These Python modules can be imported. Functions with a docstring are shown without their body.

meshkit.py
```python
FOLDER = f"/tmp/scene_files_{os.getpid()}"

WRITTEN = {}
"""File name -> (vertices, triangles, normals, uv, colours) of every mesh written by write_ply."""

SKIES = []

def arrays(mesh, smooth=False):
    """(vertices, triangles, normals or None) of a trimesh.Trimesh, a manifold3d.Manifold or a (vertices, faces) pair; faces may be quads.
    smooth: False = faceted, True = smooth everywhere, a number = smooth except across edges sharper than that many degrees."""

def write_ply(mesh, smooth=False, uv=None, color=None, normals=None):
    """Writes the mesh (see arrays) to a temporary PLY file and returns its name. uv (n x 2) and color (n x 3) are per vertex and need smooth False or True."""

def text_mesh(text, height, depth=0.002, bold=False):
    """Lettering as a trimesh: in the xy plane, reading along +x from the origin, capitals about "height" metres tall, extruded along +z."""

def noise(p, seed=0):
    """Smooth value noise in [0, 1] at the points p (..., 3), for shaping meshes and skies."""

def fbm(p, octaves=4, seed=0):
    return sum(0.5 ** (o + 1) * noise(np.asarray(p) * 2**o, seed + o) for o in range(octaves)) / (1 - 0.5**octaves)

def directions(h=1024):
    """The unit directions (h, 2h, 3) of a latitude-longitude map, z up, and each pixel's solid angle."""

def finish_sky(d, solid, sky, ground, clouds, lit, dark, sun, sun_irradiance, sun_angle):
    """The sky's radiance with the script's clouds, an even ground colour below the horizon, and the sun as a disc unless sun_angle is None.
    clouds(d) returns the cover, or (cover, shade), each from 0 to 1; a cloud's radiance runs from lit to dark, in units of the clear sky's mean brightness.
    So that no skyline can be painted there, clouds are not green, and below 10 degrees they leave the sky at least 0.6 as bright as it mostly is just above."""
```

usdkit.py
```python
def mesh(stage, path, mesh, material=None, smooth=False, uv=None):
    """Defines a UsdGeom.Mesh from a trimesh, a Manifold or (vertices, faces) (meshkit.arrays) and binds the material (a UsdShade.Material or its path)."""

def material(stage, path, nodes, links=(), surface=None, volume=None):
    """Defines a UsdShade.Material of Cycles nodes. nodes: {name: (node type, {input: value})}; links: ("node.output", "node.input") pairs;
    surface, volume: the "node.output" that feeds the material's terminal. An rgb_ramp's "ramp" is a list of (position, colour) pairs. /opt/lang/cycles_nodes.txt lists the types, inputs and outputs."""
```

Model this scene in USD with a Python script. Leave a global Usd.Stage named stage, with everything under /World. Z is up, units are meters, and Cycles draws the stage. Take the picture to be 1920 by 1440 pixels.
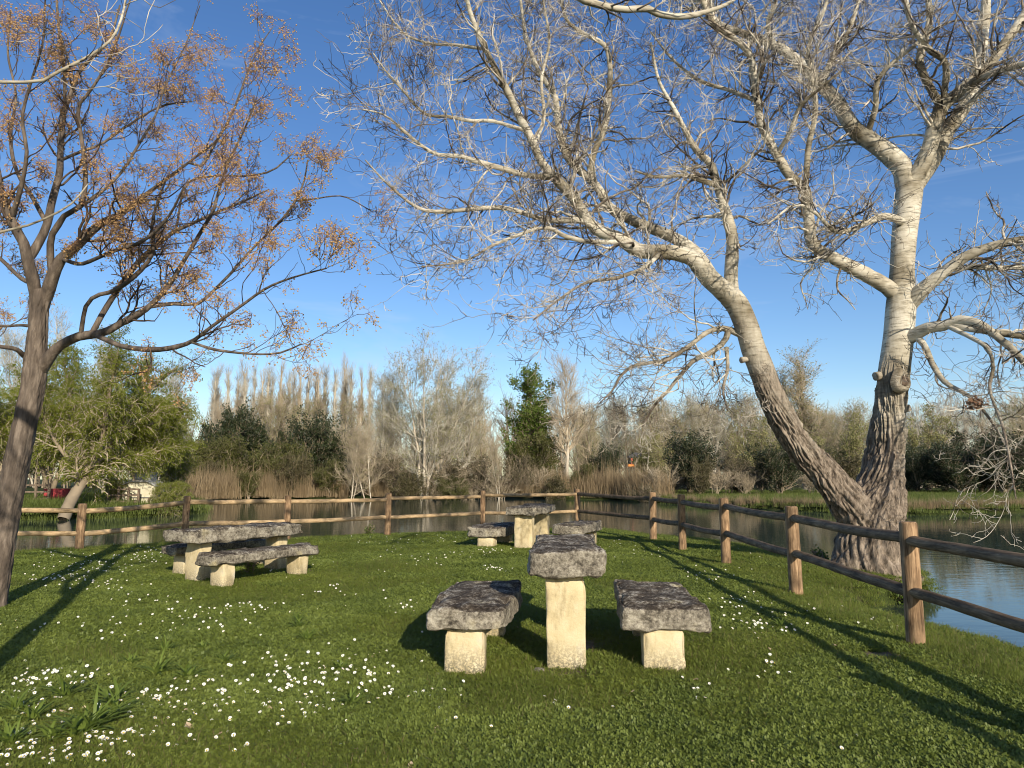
import math, re, numpy as np, trimesh, usdkit, meshkit
from pxr import Usd, UsdGeom, UsdLux, UsdShade, Gf, Sdf, Vt
from shapely.geometry import Polygon
from shapely import contains_xy

stage = Usd.Stage.CreateInMemory()
UsdGeom.SetStageUpAxis(stage, 'Z')
UsdGeom.Xform.Define(stage, '/World')
LOOKS = '/World/Looks'
UsdGeom.Scope.Define(stage, LOOKS)
PI = math.pi

# ------------------------------------------------------------------ camera
CAM_H, F_PX, HORIZON = 1.40, 1350.0, 898.0
PITCH = math.atan((HORIZON - 720) / F_PX)
cam = UsdGeom.Camera.Define(stage, '/World/camera')
cam.CreateHorizontalApertureAttr(36.0)
cam.CreateVerticalApertureAttr(27.0)
cam.CreateFocalLengthAttr(36.0 * F_PX / 1920)
cam.CreateClippingRangeAttr(Gf.Vec2f(0.05, 5000))
cam.AddTranslateOp().Set(Gf.Vec3d(0, 0, CAM_H))
cam.AddRotateXOp().Set(90 + math.degrees(PITCH))
cam.CreateExposureAttr(0.58)

# ------------------------------------------------------------------ sky and sun
SUN_EL, SUN_AZ = math.radians(22.0), math.radians(21.0)      # the sun stands behind the camera, to the right
TO_SUN = np.array([math.sin(SUN_AZ) * math.cos(SUN_EL), -math.cos(SUN_AZ) * math.cos(SUN_EL), math.sin(SUN_EL)])
sky_mat = usdkit.material(stage, LOOKS + '/sky', {
    'sky': ('sky_texture', {'sky_type': 'single_scattering', 'sun_disc': False, 'sun_elevation': SUN_EL, 'sun_rotation': math.atan2(TO_SUN[0], TO_SUN[1]),
                            'altitude': 100.0, 'air_density': 1.0, 'aerosol_density': 0.6, 'ozone_density': 2.5}),
    'tc': ('texture_coordinate', {}),
    'map': ('mapping', {'scale': (1.1, 2.0, 7.0), 'rotation': (0.15, 0.25, 0.3)}),
    'n': ('noise_texture', {'scale': 1.9, 'detail': 7, 'roughness': 0.62, 'distortion': 0.9}),
    'r': ('rgb_ramp', {'ramp': [(0.0, (0, 0, 0)), (0.53, (0, 0, 0)), (0.75, (.30, .30, .30)), (1.0, (.5, .5, .5))]}),
    'bw': ('rgb_to_bw', {}),
    'm': ('mix_color', {'blend_type': 'mix', 'b': (4.2, 4.9, 6.0), 'use_clamp': False}),
    'sat': ('hsv', {'hue': .508, 'saturation': 1.2, 'value': 1.0, 'fac': 1.0}), 'bg': ('background_shader', {'strength': 0.105}),
}, [('tc.generated', 'map.vector'), ('map.vector', 'n.vector'), ('n.fac', 'r.fac'), ('r.color', 'bw.color'), ('bw.val', 'm.fac'),
    ('sky.color', 'sat.color'), ('sat.color', 'm.a'), ('m.result', 'bg.color')], surface='bg.background')
dome = UsdLux.DomeLight.Define(stage, '/World/sky')
UsdShade.MaterialBindingAPI.Apply(dome.GetPrim()).Bind(sky_mat)
dome.GetPrim().SetCustomDataByKey('kind', 'structure')
sun = UsdLux.DistantLight.Define(stage, '/World/sun')
sun.CreateNormalizeAttr(True)
sun.CreateIntensityAttr(1.15)
sun.CreateAngleAttr(0.5)
sun.CreateColorAttr(Gf.Vec3f(1.0, 0.90, 0.74))
sun.AddRotateZOp().Set(math.degrees(math.atan2(TO_SUN[1], TO_SUN[0])) + 90)
sun.AddRotateXOp().Set(90 - math.degrees(SUN_EL))

# ------------------------------------------------------------------ helpers
def ray(px, py):
    u, v = (px - 960) / F_PX, (720 - py) / F_PX
    return np.array([u, math.cos(PITCH) - v * math.sin(PITCH), math.sin(PITCH) + v * math.cos(PITCH)])
def at(px, py, y):
    d = ray(px, py)
    return np.array([0, 0, CAM_H]) + d * (y / d[1])
def gp(px, py, z=0.0):
    d = ray(px, py)
    return np.array([0, 0, CAM_H]) + d * ((z - CAM_H) / d[2])

used = {}
def numbered(parent, name):
    k = used.get((parent, name), 0)
    used[(parent, name)] = k + 1
    return name if k == 0 else f'{name}_{k:03d}'
def tag(prim, label=None, cat=None, group=None, kind=None):
    for k, v in (('label', label), ('category', cat), ('group', group), ('kind', kind)):
        if v:
            prim.SetCustomDataByKey(k, v)
    return prim
def thing(name, label, cat, loc=(0, 0, 0), rotz=0.0, group=None, scale=None):
    x = UsdGeom.Xform.Define(stage, '/World/' + numbered('/World', name))
    x.AddTranslateOp().Set(Gf.Vec3d(*map(float, loc)))
    x.AddRotateZOp().Set(math.degrees(rotz))
    if scale is not None:
        x.AddScaleOp().Set(Gf.Vec3f(*([scale] * 3 if np.ndim(scale) == 0 else scale)))
    return tag(x.GetPrim(), label, cat, group)
def part(name, m, mat, parent=None, smooth=False, uv=None, label=None, kind=None):
    base = str(parent.GetPath()) if parent else '/World'
    p = usdkit.mesh(stage, base + '/' + numbered(base, name), m, mat, smooth=smooth, uv=uv).GetPrim()
    return tag(p, label, None, None, kind)
def copy_of(proto_path, name, label, cat, loc, rotz=0.0, scale=None, group=None, tilt=None):
    x = UsdGeom.Xform.Define(stage, '/World/' + numbered('/World', name))
    x.AddTranslateOp().Set(Gf.Vec3d(*map(float, loc)))
    x.AddRotateZOp().Set(math.degrees(rotz))
    if tilt is not None:
        x.AddRotateXOp().Set(math.degrees(tilt))
    if scale is not None:
        x.AddScaleOp().Set(Gf.Vec3f(*([float(scale)] * 3 if np.ndim(scale) == 0 else map(float, scale))))
    p = x.GetPrim()
    p.GetReferences().AddInternalReference(Sdf.Path(proto_path))
    p.SetInstanceable(True)
    return tag(p, label, cat, group)
def klass(name):
    p = stage.CreateClassPrim('/' + name)
    p.SetTypeName('Xform')
    return p
def scatter(name, protos, index, pos, quat_z, scales, label=None, kind='stuff', parent='/World', tilt=None):
    """protos: list of lists of (mesh, material)"""
    path = parent + '/' + numbered(parent, name)
    pi = UsdGeom.PointInstancer.Define(stage, path)
    targets = []
    for i, parts in enumerate(protos):
        pp = f'{path}/prototypes/tuft_{i:03d}' if i else f'{path}/prototypes/tuft'
        UsdGeom.Xform.Define(stage, pp)
        for j, (m, mat, sm) in enumerate(parts):
            usdkit.mesh(stage, pp + ('/piece' if j == 0 else f'/piece_{j:03d}'), m, mat, smooth=sm)
        targets.append(Sdf.Path(pp))
    pi.CreatePrototypesRel().SetTargets(targets)
    pi.CreateProtoIndicesAttr(Vt.IntArray.FromNumpy(np.asarray(index, np.int32)))
    pi.CreatePositionsAttr(Vt.Vec3fArray.FromNumpy(np.asarray(pos, np.float32)))
    pi.CreateScalesAttr(Vt.Vec3fArray.FromNumpy(np.repeat(np.asarray(scales, np.float32)[:, None], 3, 1)))
    q = [Gf.Quath(math.cos(a / 2), 0, 0, math.sin(a / 2)) for a in quat_z]
    pi.CreateOrientationsAttr(Vt.QuathArray(q))
    return tag(pi.GetPrim(), label, None, None, kind)

def norm(v):
    return v / np.maximum(np.linalg.norm(v, axis=-1, keepdims=True), 1e-9)
def tubes(lines, radii, sides=3):
    """lines (K,N,3), radii (K,N): one open tube per line, tip closed to a point by its radius."""
    K, N, _ = lines.shape
    t = norm(np.gradient(lines, axis=1))
    mean = norm(lines[:, -1] - lines[:, 0] + 1e-6)
    ref = np.eye(3)[np.argmin(np.abs(mean), axis=1)]
    a = norm(np.cross(t, ref[:, None, :]))
    b = np.cross(t, a)
    ang = np.arange(sides) * 2 * PI / sides
    ring = lines[:, :, None, :] + radii[:, :, None, None] * (np.cos(ang)[None, None, :, None] * a[:, :, None, :] + np.sin(ang)[None, None, :, None] * b[:, :, None, :])
    v = ring.reshape(-1, 3)
    k, n, s = np.meshgrid(np.arange(K), np.arange(N - 1), np.arange(sides), indexing='ij')
    i0 = (k * N + n) * sides + s
    i1 = (k * N + n) * sides + (s + 1) % sides
    q = np.stack([i0, i1, i1 + sides, i0 + sides], -1).reshape(-1, 4)
    f = np.vstack([q[:, [0, 2, 1]], q[:, [0, 3, 2]]])
    return v, f
def join(*ms):
    vs, fs, n = [], [], 0
    for v, f in ms:
        vs.append(v); fs.append(f + n); n += len(v)
    return np.vstack(vs), np.vstack(fs)
def interp_lines(arr, idx, t):
    N = arr.shape[1]
    x = np.clip(t, 0, 1) * (N - 1)
    i = np.minimum(x.astype(int), N - 2)
    w = x - i
    if arr.ndim == 3:
        w = w[:, None]
    return arr[idx, i] * (1 - w) + arr[idx, i + 1] * w
def grow(rng, lines, rad, M, n=6, t=(0.2, 1.0), ang=(50, 15), length=(0.5, 0.2), lfall=0.4, wiggle=0.25, trop=(0, 0, 0.2), trop_end=None,
         ratio=0.6, rmin=0.002, tip=0.4, rmax=9.0, weight=None, bias=None):
    K, N, _ = lines.shape
    L = np.linalg.norm(np.diff(lines, axis=1), axis=2).sum(1)
    w = L.copy() if weight is None else L * weight
    idx = rng.choice(K, M, p=w / w.sum())
    tt = t[0] + (t[1] - t[0]) * rng.random(M)
    p = interp_lines(lines, idx, tt)
    tang = norm(interp_lines(np.gradient(lines, axis=1), idx, tt))
    rp = interp_lines(rad, idx, tt)
    perp = rng.normal(size=(M, 3))
    if bias is not None:
        perp = perp + np.asarray(bias)
    perp = norm(perp - (perp * tang).sum(1, keepdims=True) * tang)
    a = np.radians(rng.normal(ang[0], ang[1], M))[:, None]
    d = norm(np.cos(a) * tang + np.sin(a) * perp)
    ln = np.maximum(rng.normal(length[0], length[1], M), length[0] * 0.25) * (1 - lfall * tt)
    if np.ndim(length[0]) == 0 and len(length) > 2:
        ln = ln * np.clip(L[idx] / length[2], 0.3, 1.6)
    r0 = np.maximum(np.minimum(np.minimum(rp * ratio, rp), rmax), rmin)
    out = np.zeros((M, n, 3)); out[:, 0] = p
    te = trop if trop_end is None else trop_end
    for i in range(1, n):
        s = i / (n - 1)
        d = norm(d + wiggle * rng.normal(size=(M, 3)) + (np.asarray(trop) * (1 - s) + np.asarray(te) * s))
        p = p + d * (ln / (n - 1))[:, None]
        out[:, i] = p
    r = r0[:, None] * (1 - (1 - tip) * np.linspace(0, 1, n)[None, :])
    return out, np.maximum(r, rmin * 0.6)
def leaf_faces(rng, pts, dirs, ln, wd, n_per=1, jitter=0.05, curl=0.15):
    """Diamond leaves (two triangles) at the points, along dirs with random roll."""
    P = np.repeat(pts, n_per, 0) + rng.normal(size=(len(pts) * n_per, 3)) * jitter
    D = norm(np.repeat(dirs, n_per, 0) + rng.normal(size=P.shape) * 0.55)
    S = norm(np.cross(D, rng.normal(size=P.shape)))
    l = (ln * rng.uniform(0.65, 1.3, len(P)))[:, None]; w = (wd * rng.uniform(0.7, 1.3, len(P)))[:, None]
    up = np.cross(D, S)
    a, b, c, d = P, P + D * l * .45 + S * w + up * l * curl, P + D * l, P + D * l * .45 - S * w + up * l * curl
    v = np.stack([a, b, c, d], 1).reshape(-1, 3)
    i = np.arange(len(P))[:, None] * 4
    return v, np.vstack([i + [0, 1, 2], i + [0, 2, 3]])
def spline(pts, n):
    """Catmull-Rom through the rows of pts (k, m), n samples evenly by length of the first three columns."""
    p = np.vstack([2 * pts[0] - pts[1], pts, 2 * pts[-1] - pts[-2]])
    out = []
    for i in range(1, len(p) - 2):
        for s in np.linspace(0, 1, 12, endpoint=False):
            a, b, c, d = p[i - 1], p[i], p[i + 1], p[i + 2]
            out.append(0.5 * (2 * b + (c - a) * s + (2 * a - 5 * b + 4 * c - d) * s * s + (3 * b - 3 * c + d - a) * s ** 3))
    out.append(pts[-1])
    out = np.array(out)
    s = np.r_[0, np.cumsum(np.linalg.norm(np.diff(out[:, :3], axis=0), axis=1))]
    return np.stack([np.interp(np.linspace(0, s[-1], n), s, out[:, k]) for k in range(out.shape[1])], 1), s[-1]
def thick_tube(line, rad, sides, disp=None, cap=True):
    """One tube with parallel-transported frames; disp(angle, length, point) changes the radius. Returns v, f, uv."""
    n = len(line)
    t = norm(np.gradient(line, axis=0))
    a = np.zeros((n, 3))
    x = np.cross(t[0], [0, 1, 0.01]); a[0] = x / np.linalg.norm(x)
    for i in range(1, n):
        v = a[i - 1] - t[i] * (a[i - 1] @ t[i]); a[i] = v / np.linalg.norm(v)
    b = np.cross(t, a)
    s = np.r_[0, np.cumsum(np.linalg.norm(np.diff(line, axis=0), axis=1))]
    th = np.arange(sides + 1) * 2 * PI / sides
    c = np.cos(th)[None, :, None] * a[:, None] + np.sin(th)[None, :, None] * b[:, None]
    R = np.repeat(rad[:, None], sides + 1, 1)
    if disp is not None:
        R = R + disp(th[None, :], s[:, None], line[:, None] + R[..., None] * c, R)
        R[:, -1] = R[:, 0]
    v = (line[:, None] + R[..., None] * c).reshape(-1, 3)
    uv = np.stack(np.broadcast_arrays(th[None, :] * np.median(rad), s[:, None]), -1).reshape(-1, 2)
    i, j = np.meshgrid(np.arange(n - 1), np.arange(sides), indexing='ij')
    q = (i * (sides + 1) + j).ravel()
    f = np.vstack([np.stack([q, q + 1, q + sides + 2], 1), np.stack([q, q + sides + 2, q + sides + 1], 1)])
    if cap:
        v = np.vstack([v, line[-1] + t[-1] * rad[-1] * .4]); uv = np.vstack([uv, [0, s[-1]]])
        k = (n - 1) * (sides + 1) + np.arange(sides)
        f = np.vstack([f, np.stack([k, k + 1, np.full(sides, len(v) - 1)], 1)])
    return v, f, uv
def rounded_block(ext, r, size, seed, amp, chip=0.0, taper=None):
    """A stone block: box with rounded, worn edges and an uneven surface, its base at z = 0."""
    ext = np.asarray(ext, float)
    m = trimesh.creation.box(ext).subdivide_to_size(size, max_iter=12)
    m.merge_vertices()
    v = np.array(m.vertices)
    inner = np.clip(v, -(ext / 2 - r), ext / 2 - r)
    d = v - inner
    v = inner + norm(d) * np.minimum(np.linalg.norm(d, axis=1, keepdims=True), r)
    nrm = norm(d + 1e-9)
    o = np.array([seed * 7.3, seed * 3.1, seed * 1.7])
    n1 = meshkit.fbm(v * 2.3 + o, 3, seed) - .5
    n2 = meshkit.fbm(v * 9 + o, 3, seed + 5) - .5
    n3 = meshkit.fbm(v * 34 + o, 2, seed + 9) - .5
    edge = np.clip((np.abs(v) / (ext / 2)).clip(0, 1) ** 6, 0, 1)
    e2 = np.sort(edge, 1)[:, 1]
    disp = amp * (2.2 * n1 + 1.1 * n2 + .55 * n3) - chip * e2 * np.clip(meshkit.fbm(v * 5 + o, 2, seed + 3) - .35, 0, 1) * 2
    v = v + nrm * disp[:, None]
    v[:, 0] += (meshkit.noise(np.stack([v[:, 1] * 1.7, v[:, 2] * 2, v[:, 0] * 0], 1) + o, seed) - .5) * amp * 3 * np.sign(v[:, 0])
    v[:, 2] += ext[2] / 2
    m = trimesh.Trimesh(v, m.faces, process=False)
    return m

ORD = 'first second third fourth fifth sixth seventh eighth ninth tenth eleventh twelfth thirteenth fourteenth fifteenth'.split()
# ------------------------------------------------------------------ materials
def mat(name, nodes, links, surface='p.BSDF'):
    return usdkit.material(stage, LOOKS + '/' + name, nodes, links, surface=surface)
def noisy(name, stops, scale=6, detail=5, rough=.6, vscale=(1, 1, 1), coord='position', bump=0.0, bscale=40, bdist=.01, roughness=.85, spec=.3, distortion=0.0):
    c = ('geo', 'position') if coord == 'position' else ('tc', coord)
    nodes = {'geo': ('geometry', {}), 'tc': ('texture_coordinate', {}), 'map': ('mapping', {'scale': vscale}),
             'n': ('noise_texture', {'scale': scale, 'detail': detail, 'roughness': rough, 'distortion': distortion}), 'r': ('rgb_ramp', {'ramp': stops}),
             'p': ('principled_bsdf', {'roughness': roughness, 'specular_ior_level': spec})}
    links = [(c[0] + '.' + c[1], 'map.vector'), ('map.vector', 'n.vector'), ('n.fac', 'r.fac'), ('r.color', 'p.base_color')]
    if bump:
        nodes['n2'] = ('noise_texture', {'scale': bscale, 'detail': 6, 'roughness': .65})
        nodes['b'] = ('bump', {'strength': bump, 'distance': bdist})
        links += [('map.vector', 'n2.vector'), ('n2.fac', 'b.height'), ('b.normal', 'p.normal')]
    return mat(name, nodes, links)
def leafy(name, c1, c2, c3, scale=.6, trans=.35, tcol=None, roughness=.55, spec=.3):
    tcol = tcol or tuple(min(1, x * 1.6) for x in c2)
    return mat(name, {
        'geo': ('geometry', {}), 'n': ('noise_texture', {'scale': scale, 'detail': 3}),
        'isl': ('math', {'math_type': 'multiply', 'value2': .45}), 'add': ('math', {'math_type': 'multiply_add', 'value2': .8}),
        'r': ('rgb_ramp', {'ramp': [(.2, c1), (.55, c2), (.9, c3)]}),
        'p': ('principled_bsdf', {'roughness': roughness, 'specular_ior_level': spec}), 't': ('translucent_bsdf', {}),
        'mc': ('mix_closure', {'fac': trans})},
        [('geo.position', 'n.vector'), ('geo.random_per_island', 'isl.value1'), ('n.fac', 'add.value1'), ('isl.value', 'add.value3'), ('add.value', 'r.fac'),
         ('r.color', 'p.base_color'), ('r.color', 't.color'), ('p.BSDF', 'mc.closure1'), ('t.BSDF', 'mc.closure2')], surface='mc.closure')

M = {}
M['ground'] = mat('ground', {
    'geo': ('geometry', {}), 'n': ('noise_texture', {'scale': .9, 'detail': 8, 'roughness': .7}), 'n2': ('noise_texture', {'scale': 30, 'detail': 4, 'roughness': .7}),
    'r': ('rgb_ramp', {'ramp': [(.3, (.030, .038, .012)), (.5, (.045, .062, .015)), (.68, (.075, .072, .030))]}),
    'r2': ('rgb_ramp', {'ramp': [(.3, (.35, .35, .35)), (.7, (1.2, 1.2, 1.2))]}),
    'm': ('mix_color', {'blend_type': 'multiply', 'fac': 1.0}),
    'b': ('bump', {'strength': .7, 'distance': .03}), 'p': ('principled_bsdf', {'roughness': .95, 'specular_ior_level': .1})},
    [('geo.position', 'n.vector'), ('geo.position', 'n2.vector'), ('n.fac', 'r.fac'), ('n2.fac', 'r2.fac'), ('r.color', 'm.a'), ('r2.color', 'm.b'),
     ('m.result', 'p.base_color'), ('n2.fac', 'b.height'), ('b.normal', 'p.normal')])
M['water'] = mat('water', {
    'geo': ('geometry', {}), 'map': ('mapping', {'scale': (1.0, 2.2, 1.0)}), 'n': ('noise_texture', {'scale': 1.6, 'detail': 4, 'roughness': .55, 'distortion': .4}),
    'n2': ('noise_texture', {'scale': .05, 'detail': 2}), 'b': ('bump', {'strength': .12, 'distance': .03}),
    'p': ('principled_bsdf', {'base_color': (.024, .034, .024), 'roughness': .03, 'ior': 1.33, 'specular_ior_level': .5})},
    [('geo.position', 'map.vector'), ('map.vector', 'n.vector'), ('n.fac', 'b.height'), ('b.normal', 'p.normal')])
M['slab'] = mat('slab_stone', {
    'tc': ('texture_coordinate', {}), 'geo': ('geometry', {}), 'sep': ('separate_xyz', {}),
    'n': ('noise_texture', {'scale': 6, 'detail': 8, 'roughness': .72}), 'n2': ('noise_texture', {'scale': 34, 'detail': 6, 'roughness': .75}),
    'v': ('voronoi_texture', {'scale': 70, 'feature': 'f1'}), 'n3': ('noise_texture', {'scale': 3, 'detail': 3}),
    'r': ('rgb_ramp', {'ramp': [(.40, (.038, .033, .026)), (.47, (.11, .095, .073)), (.53, (.20, .176, .136)), (.61, (.32, .29, .227))]}),
    'top': ('rgb_ramp', {'ramp': [(.42, (.020, .0155, .011)), (.50, (.058, .045, .033)), (.55, (.12, .10, .077)), (.62, (.38, .35, .29))]}),
    'fz': ('map_range', {'from_min': .35, 'from_max': .85, 'to_min': 0, 'to_max': 1, 'clamp': True}), 'mix': ('mix_color', {}),
    'lich': ('rgb_ramp', {'ramp': [(.0, (1, 1, 1)), (.13, (1, 1, 1)), (.22, (0, 0, 0))]}), 'lm': ('math', {'math_type': 'multiply'}), 'lr': ('rgb_ramp', {'ramp': [(.45, (0, 0, 0)), (.6, (.8, .8, .8))]}),
    'bw': ('rgb_to_bw', {}), 'bw2': ('rgb_to_bw', {}), 'mix2': ('mix_color', {'b': (.50, .48, .41)}),
    'yel': ('rgb_ramp', {'ramp': [(.62, (0, 0, 0)), (.75, (.5, .5, .5))]}), 'bw3': ('rgb_to_bw', {}), 'mix3': ('mix_color', {'b': (.36, .29, .10)}),
    'add': ('math', {'math_type': 'multiply_add', 'value2': .55}), 'half': ('math', {'math_type': 'multiply', 'value2': .5}),
    'b': ('bump', {'strength': 1.0, 'distance': .018}), 'p': ('principled_bsdf', {'roughness': .92, 'specular_ior_level': .15})},
    [('tc.object', 'n.vector'), ('tc.object', 'n2.vector'), ('tc.object', 'v.vector'), ('tc.object', 'n3.vector'), ('n.fac', 'half.value1'), ('n2.fac', 'add.value1'), ('half.value', 'add.value3'),
     ('add.value', 'r.fac'), ('add.value', 'top.fac'), ('geo.true_normal', 'sep.vector'), ('sep.z', 'fz.value'), ('fz.result', 'mix.fac'), ('r.color', 'mix.a'), ('top.color', 'mix.b'),
     ('v.distance', 'lich.fac'), ('lich.color', 'bw.color'), ('n.fac', 'lr.fac'), ('lr.color', 'bw2.color'), ('bw.val', 'lm.value1'), ('bw2.val', 'lm.value2'), ('lm.value', 'mix2.fac'),
     ('mix.result', 'mix2.a'), ('n3.fac', 'yel.fac'), ('yel.color', 'bw3.color'), ('bw3.val', 'mix3.fac'), ('mix2.result', 'mix3.a'), ('mix3.result', 'p.base_color'),
     ('add.value', 'b.height'), ('b.normal', 'p.normal')])
M['leg'] = mat('pale_limestone', {
    'tc': ('texture_coordinate', {}), 'sep': ('separate_xyz', {}), 'n': ('noise_texture', {'scale': 5, 'detail': 7, 'roughness': .65}), 'n2': ('noise_texture', {'scale': 60, 'detail': 5, 'roughness': .7}),
    'r': ('rgb_ramp', {'ramp': [(.28, (.33, .26, .15)), (.43, (.47, .385, .225)), (.60, (.54, .455, .29)), (.75, (.45, .41, .32))]}),
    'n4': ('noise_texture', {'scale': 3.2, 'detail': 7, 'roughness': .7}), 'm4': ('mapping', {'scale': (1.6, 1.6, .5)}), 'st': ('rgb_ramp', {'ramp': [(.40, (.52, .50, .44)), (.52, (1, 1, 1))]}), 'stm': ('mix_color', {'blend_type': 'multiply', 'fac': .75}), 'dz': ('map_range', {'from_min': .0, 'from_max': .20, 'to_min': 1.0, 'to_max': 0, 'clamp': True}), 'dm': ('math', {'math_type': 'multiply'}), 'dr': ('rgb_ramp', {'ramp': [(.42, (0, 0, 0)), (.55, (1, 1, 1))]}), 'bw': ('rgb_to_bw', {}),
    'mix': ('mix_color', {'b': (.17, .15, .10)}),
    'b': ('bump', {'strength': .6, 'distance': .008}), 'p': ('principled_bsdf', {'roughness': .9, 'specular_ior_level': .15})},
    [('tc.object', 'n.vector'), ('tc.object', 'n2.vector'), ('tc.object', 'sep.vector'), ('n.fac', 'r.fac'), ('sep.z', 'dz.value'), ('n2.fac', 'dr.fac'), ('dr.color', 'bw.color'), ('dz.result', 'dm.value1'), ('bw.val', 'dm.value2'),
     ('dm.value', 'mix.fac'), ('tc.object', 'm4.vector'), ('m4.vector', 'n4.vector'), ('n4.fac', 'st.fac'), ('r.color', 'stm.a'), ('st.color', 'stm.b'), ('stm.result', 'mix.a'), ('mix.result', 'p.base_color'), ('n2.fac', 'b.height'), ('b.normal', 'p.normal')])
def wood(name, c1, c2, c3, vs):
    return mat(name, {
        'tc': ('texture_coordinate', {}), 'map': ('mapping', {'scale': vs}), 'n': ('noise_texture', {'scale': 9, 'detail': 6, 'roughness': .65, 'distortion': .8}),
        'w': ('noise_texture', {'scale': 2.2, 'detail': 2}), 'r': ('rgb_ramp', {'ramp': [(.3, c1), (.48, c2), (.68, c3)]}),
        'kn': ('noise_texture', {'scale': 3.5, 'detail': 4, 'roughness': .6}), 'kr': ('rgb_ramp', {'ramp': [(.35, (.55, .55, .55)), (.6, (1.15, 1.12, 1.1))]}), 'mul': ('mix_color', {'blend_type': 'multiply', 'fac': 1.0}),
        'b': ('bump', {'strength': .6, 'distance': .006}), 'p': ('principled_bsdf', {'roughness': .8, 'specular_ior_level': .25})},
        [('tc.object', 'map.vector'), ('map.vector', 'n.vector'), ('n.fac', 'r.fac'), ('tc.object', 'kn.vector'), ('kn.fac', 'kr.fac'), ('r.color', 'mul.a'), ('kr.color', 'mul.b'), ('mul.result', 'p.base_color'), ('n.fac', 'b.height'), ('b.normal', 'p.normal')])
M['post'] = wood('post_wood', (.055, .030, .015), (.20, .128, .070), (.37, .255, .150), (4.2, 4.2, .38))
M['rail'] = wood('rail_wood', (.045, .031, .019), (.115, .080, .048), (.22, .16, .10), (4.5, .45, 4.5))
M['rail_x'] = wood('rail_wood_pale', (.15, .10, .05), (.33, .235, .13), (.44, .335, .20), (.6, .6, 5.0))
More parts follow.
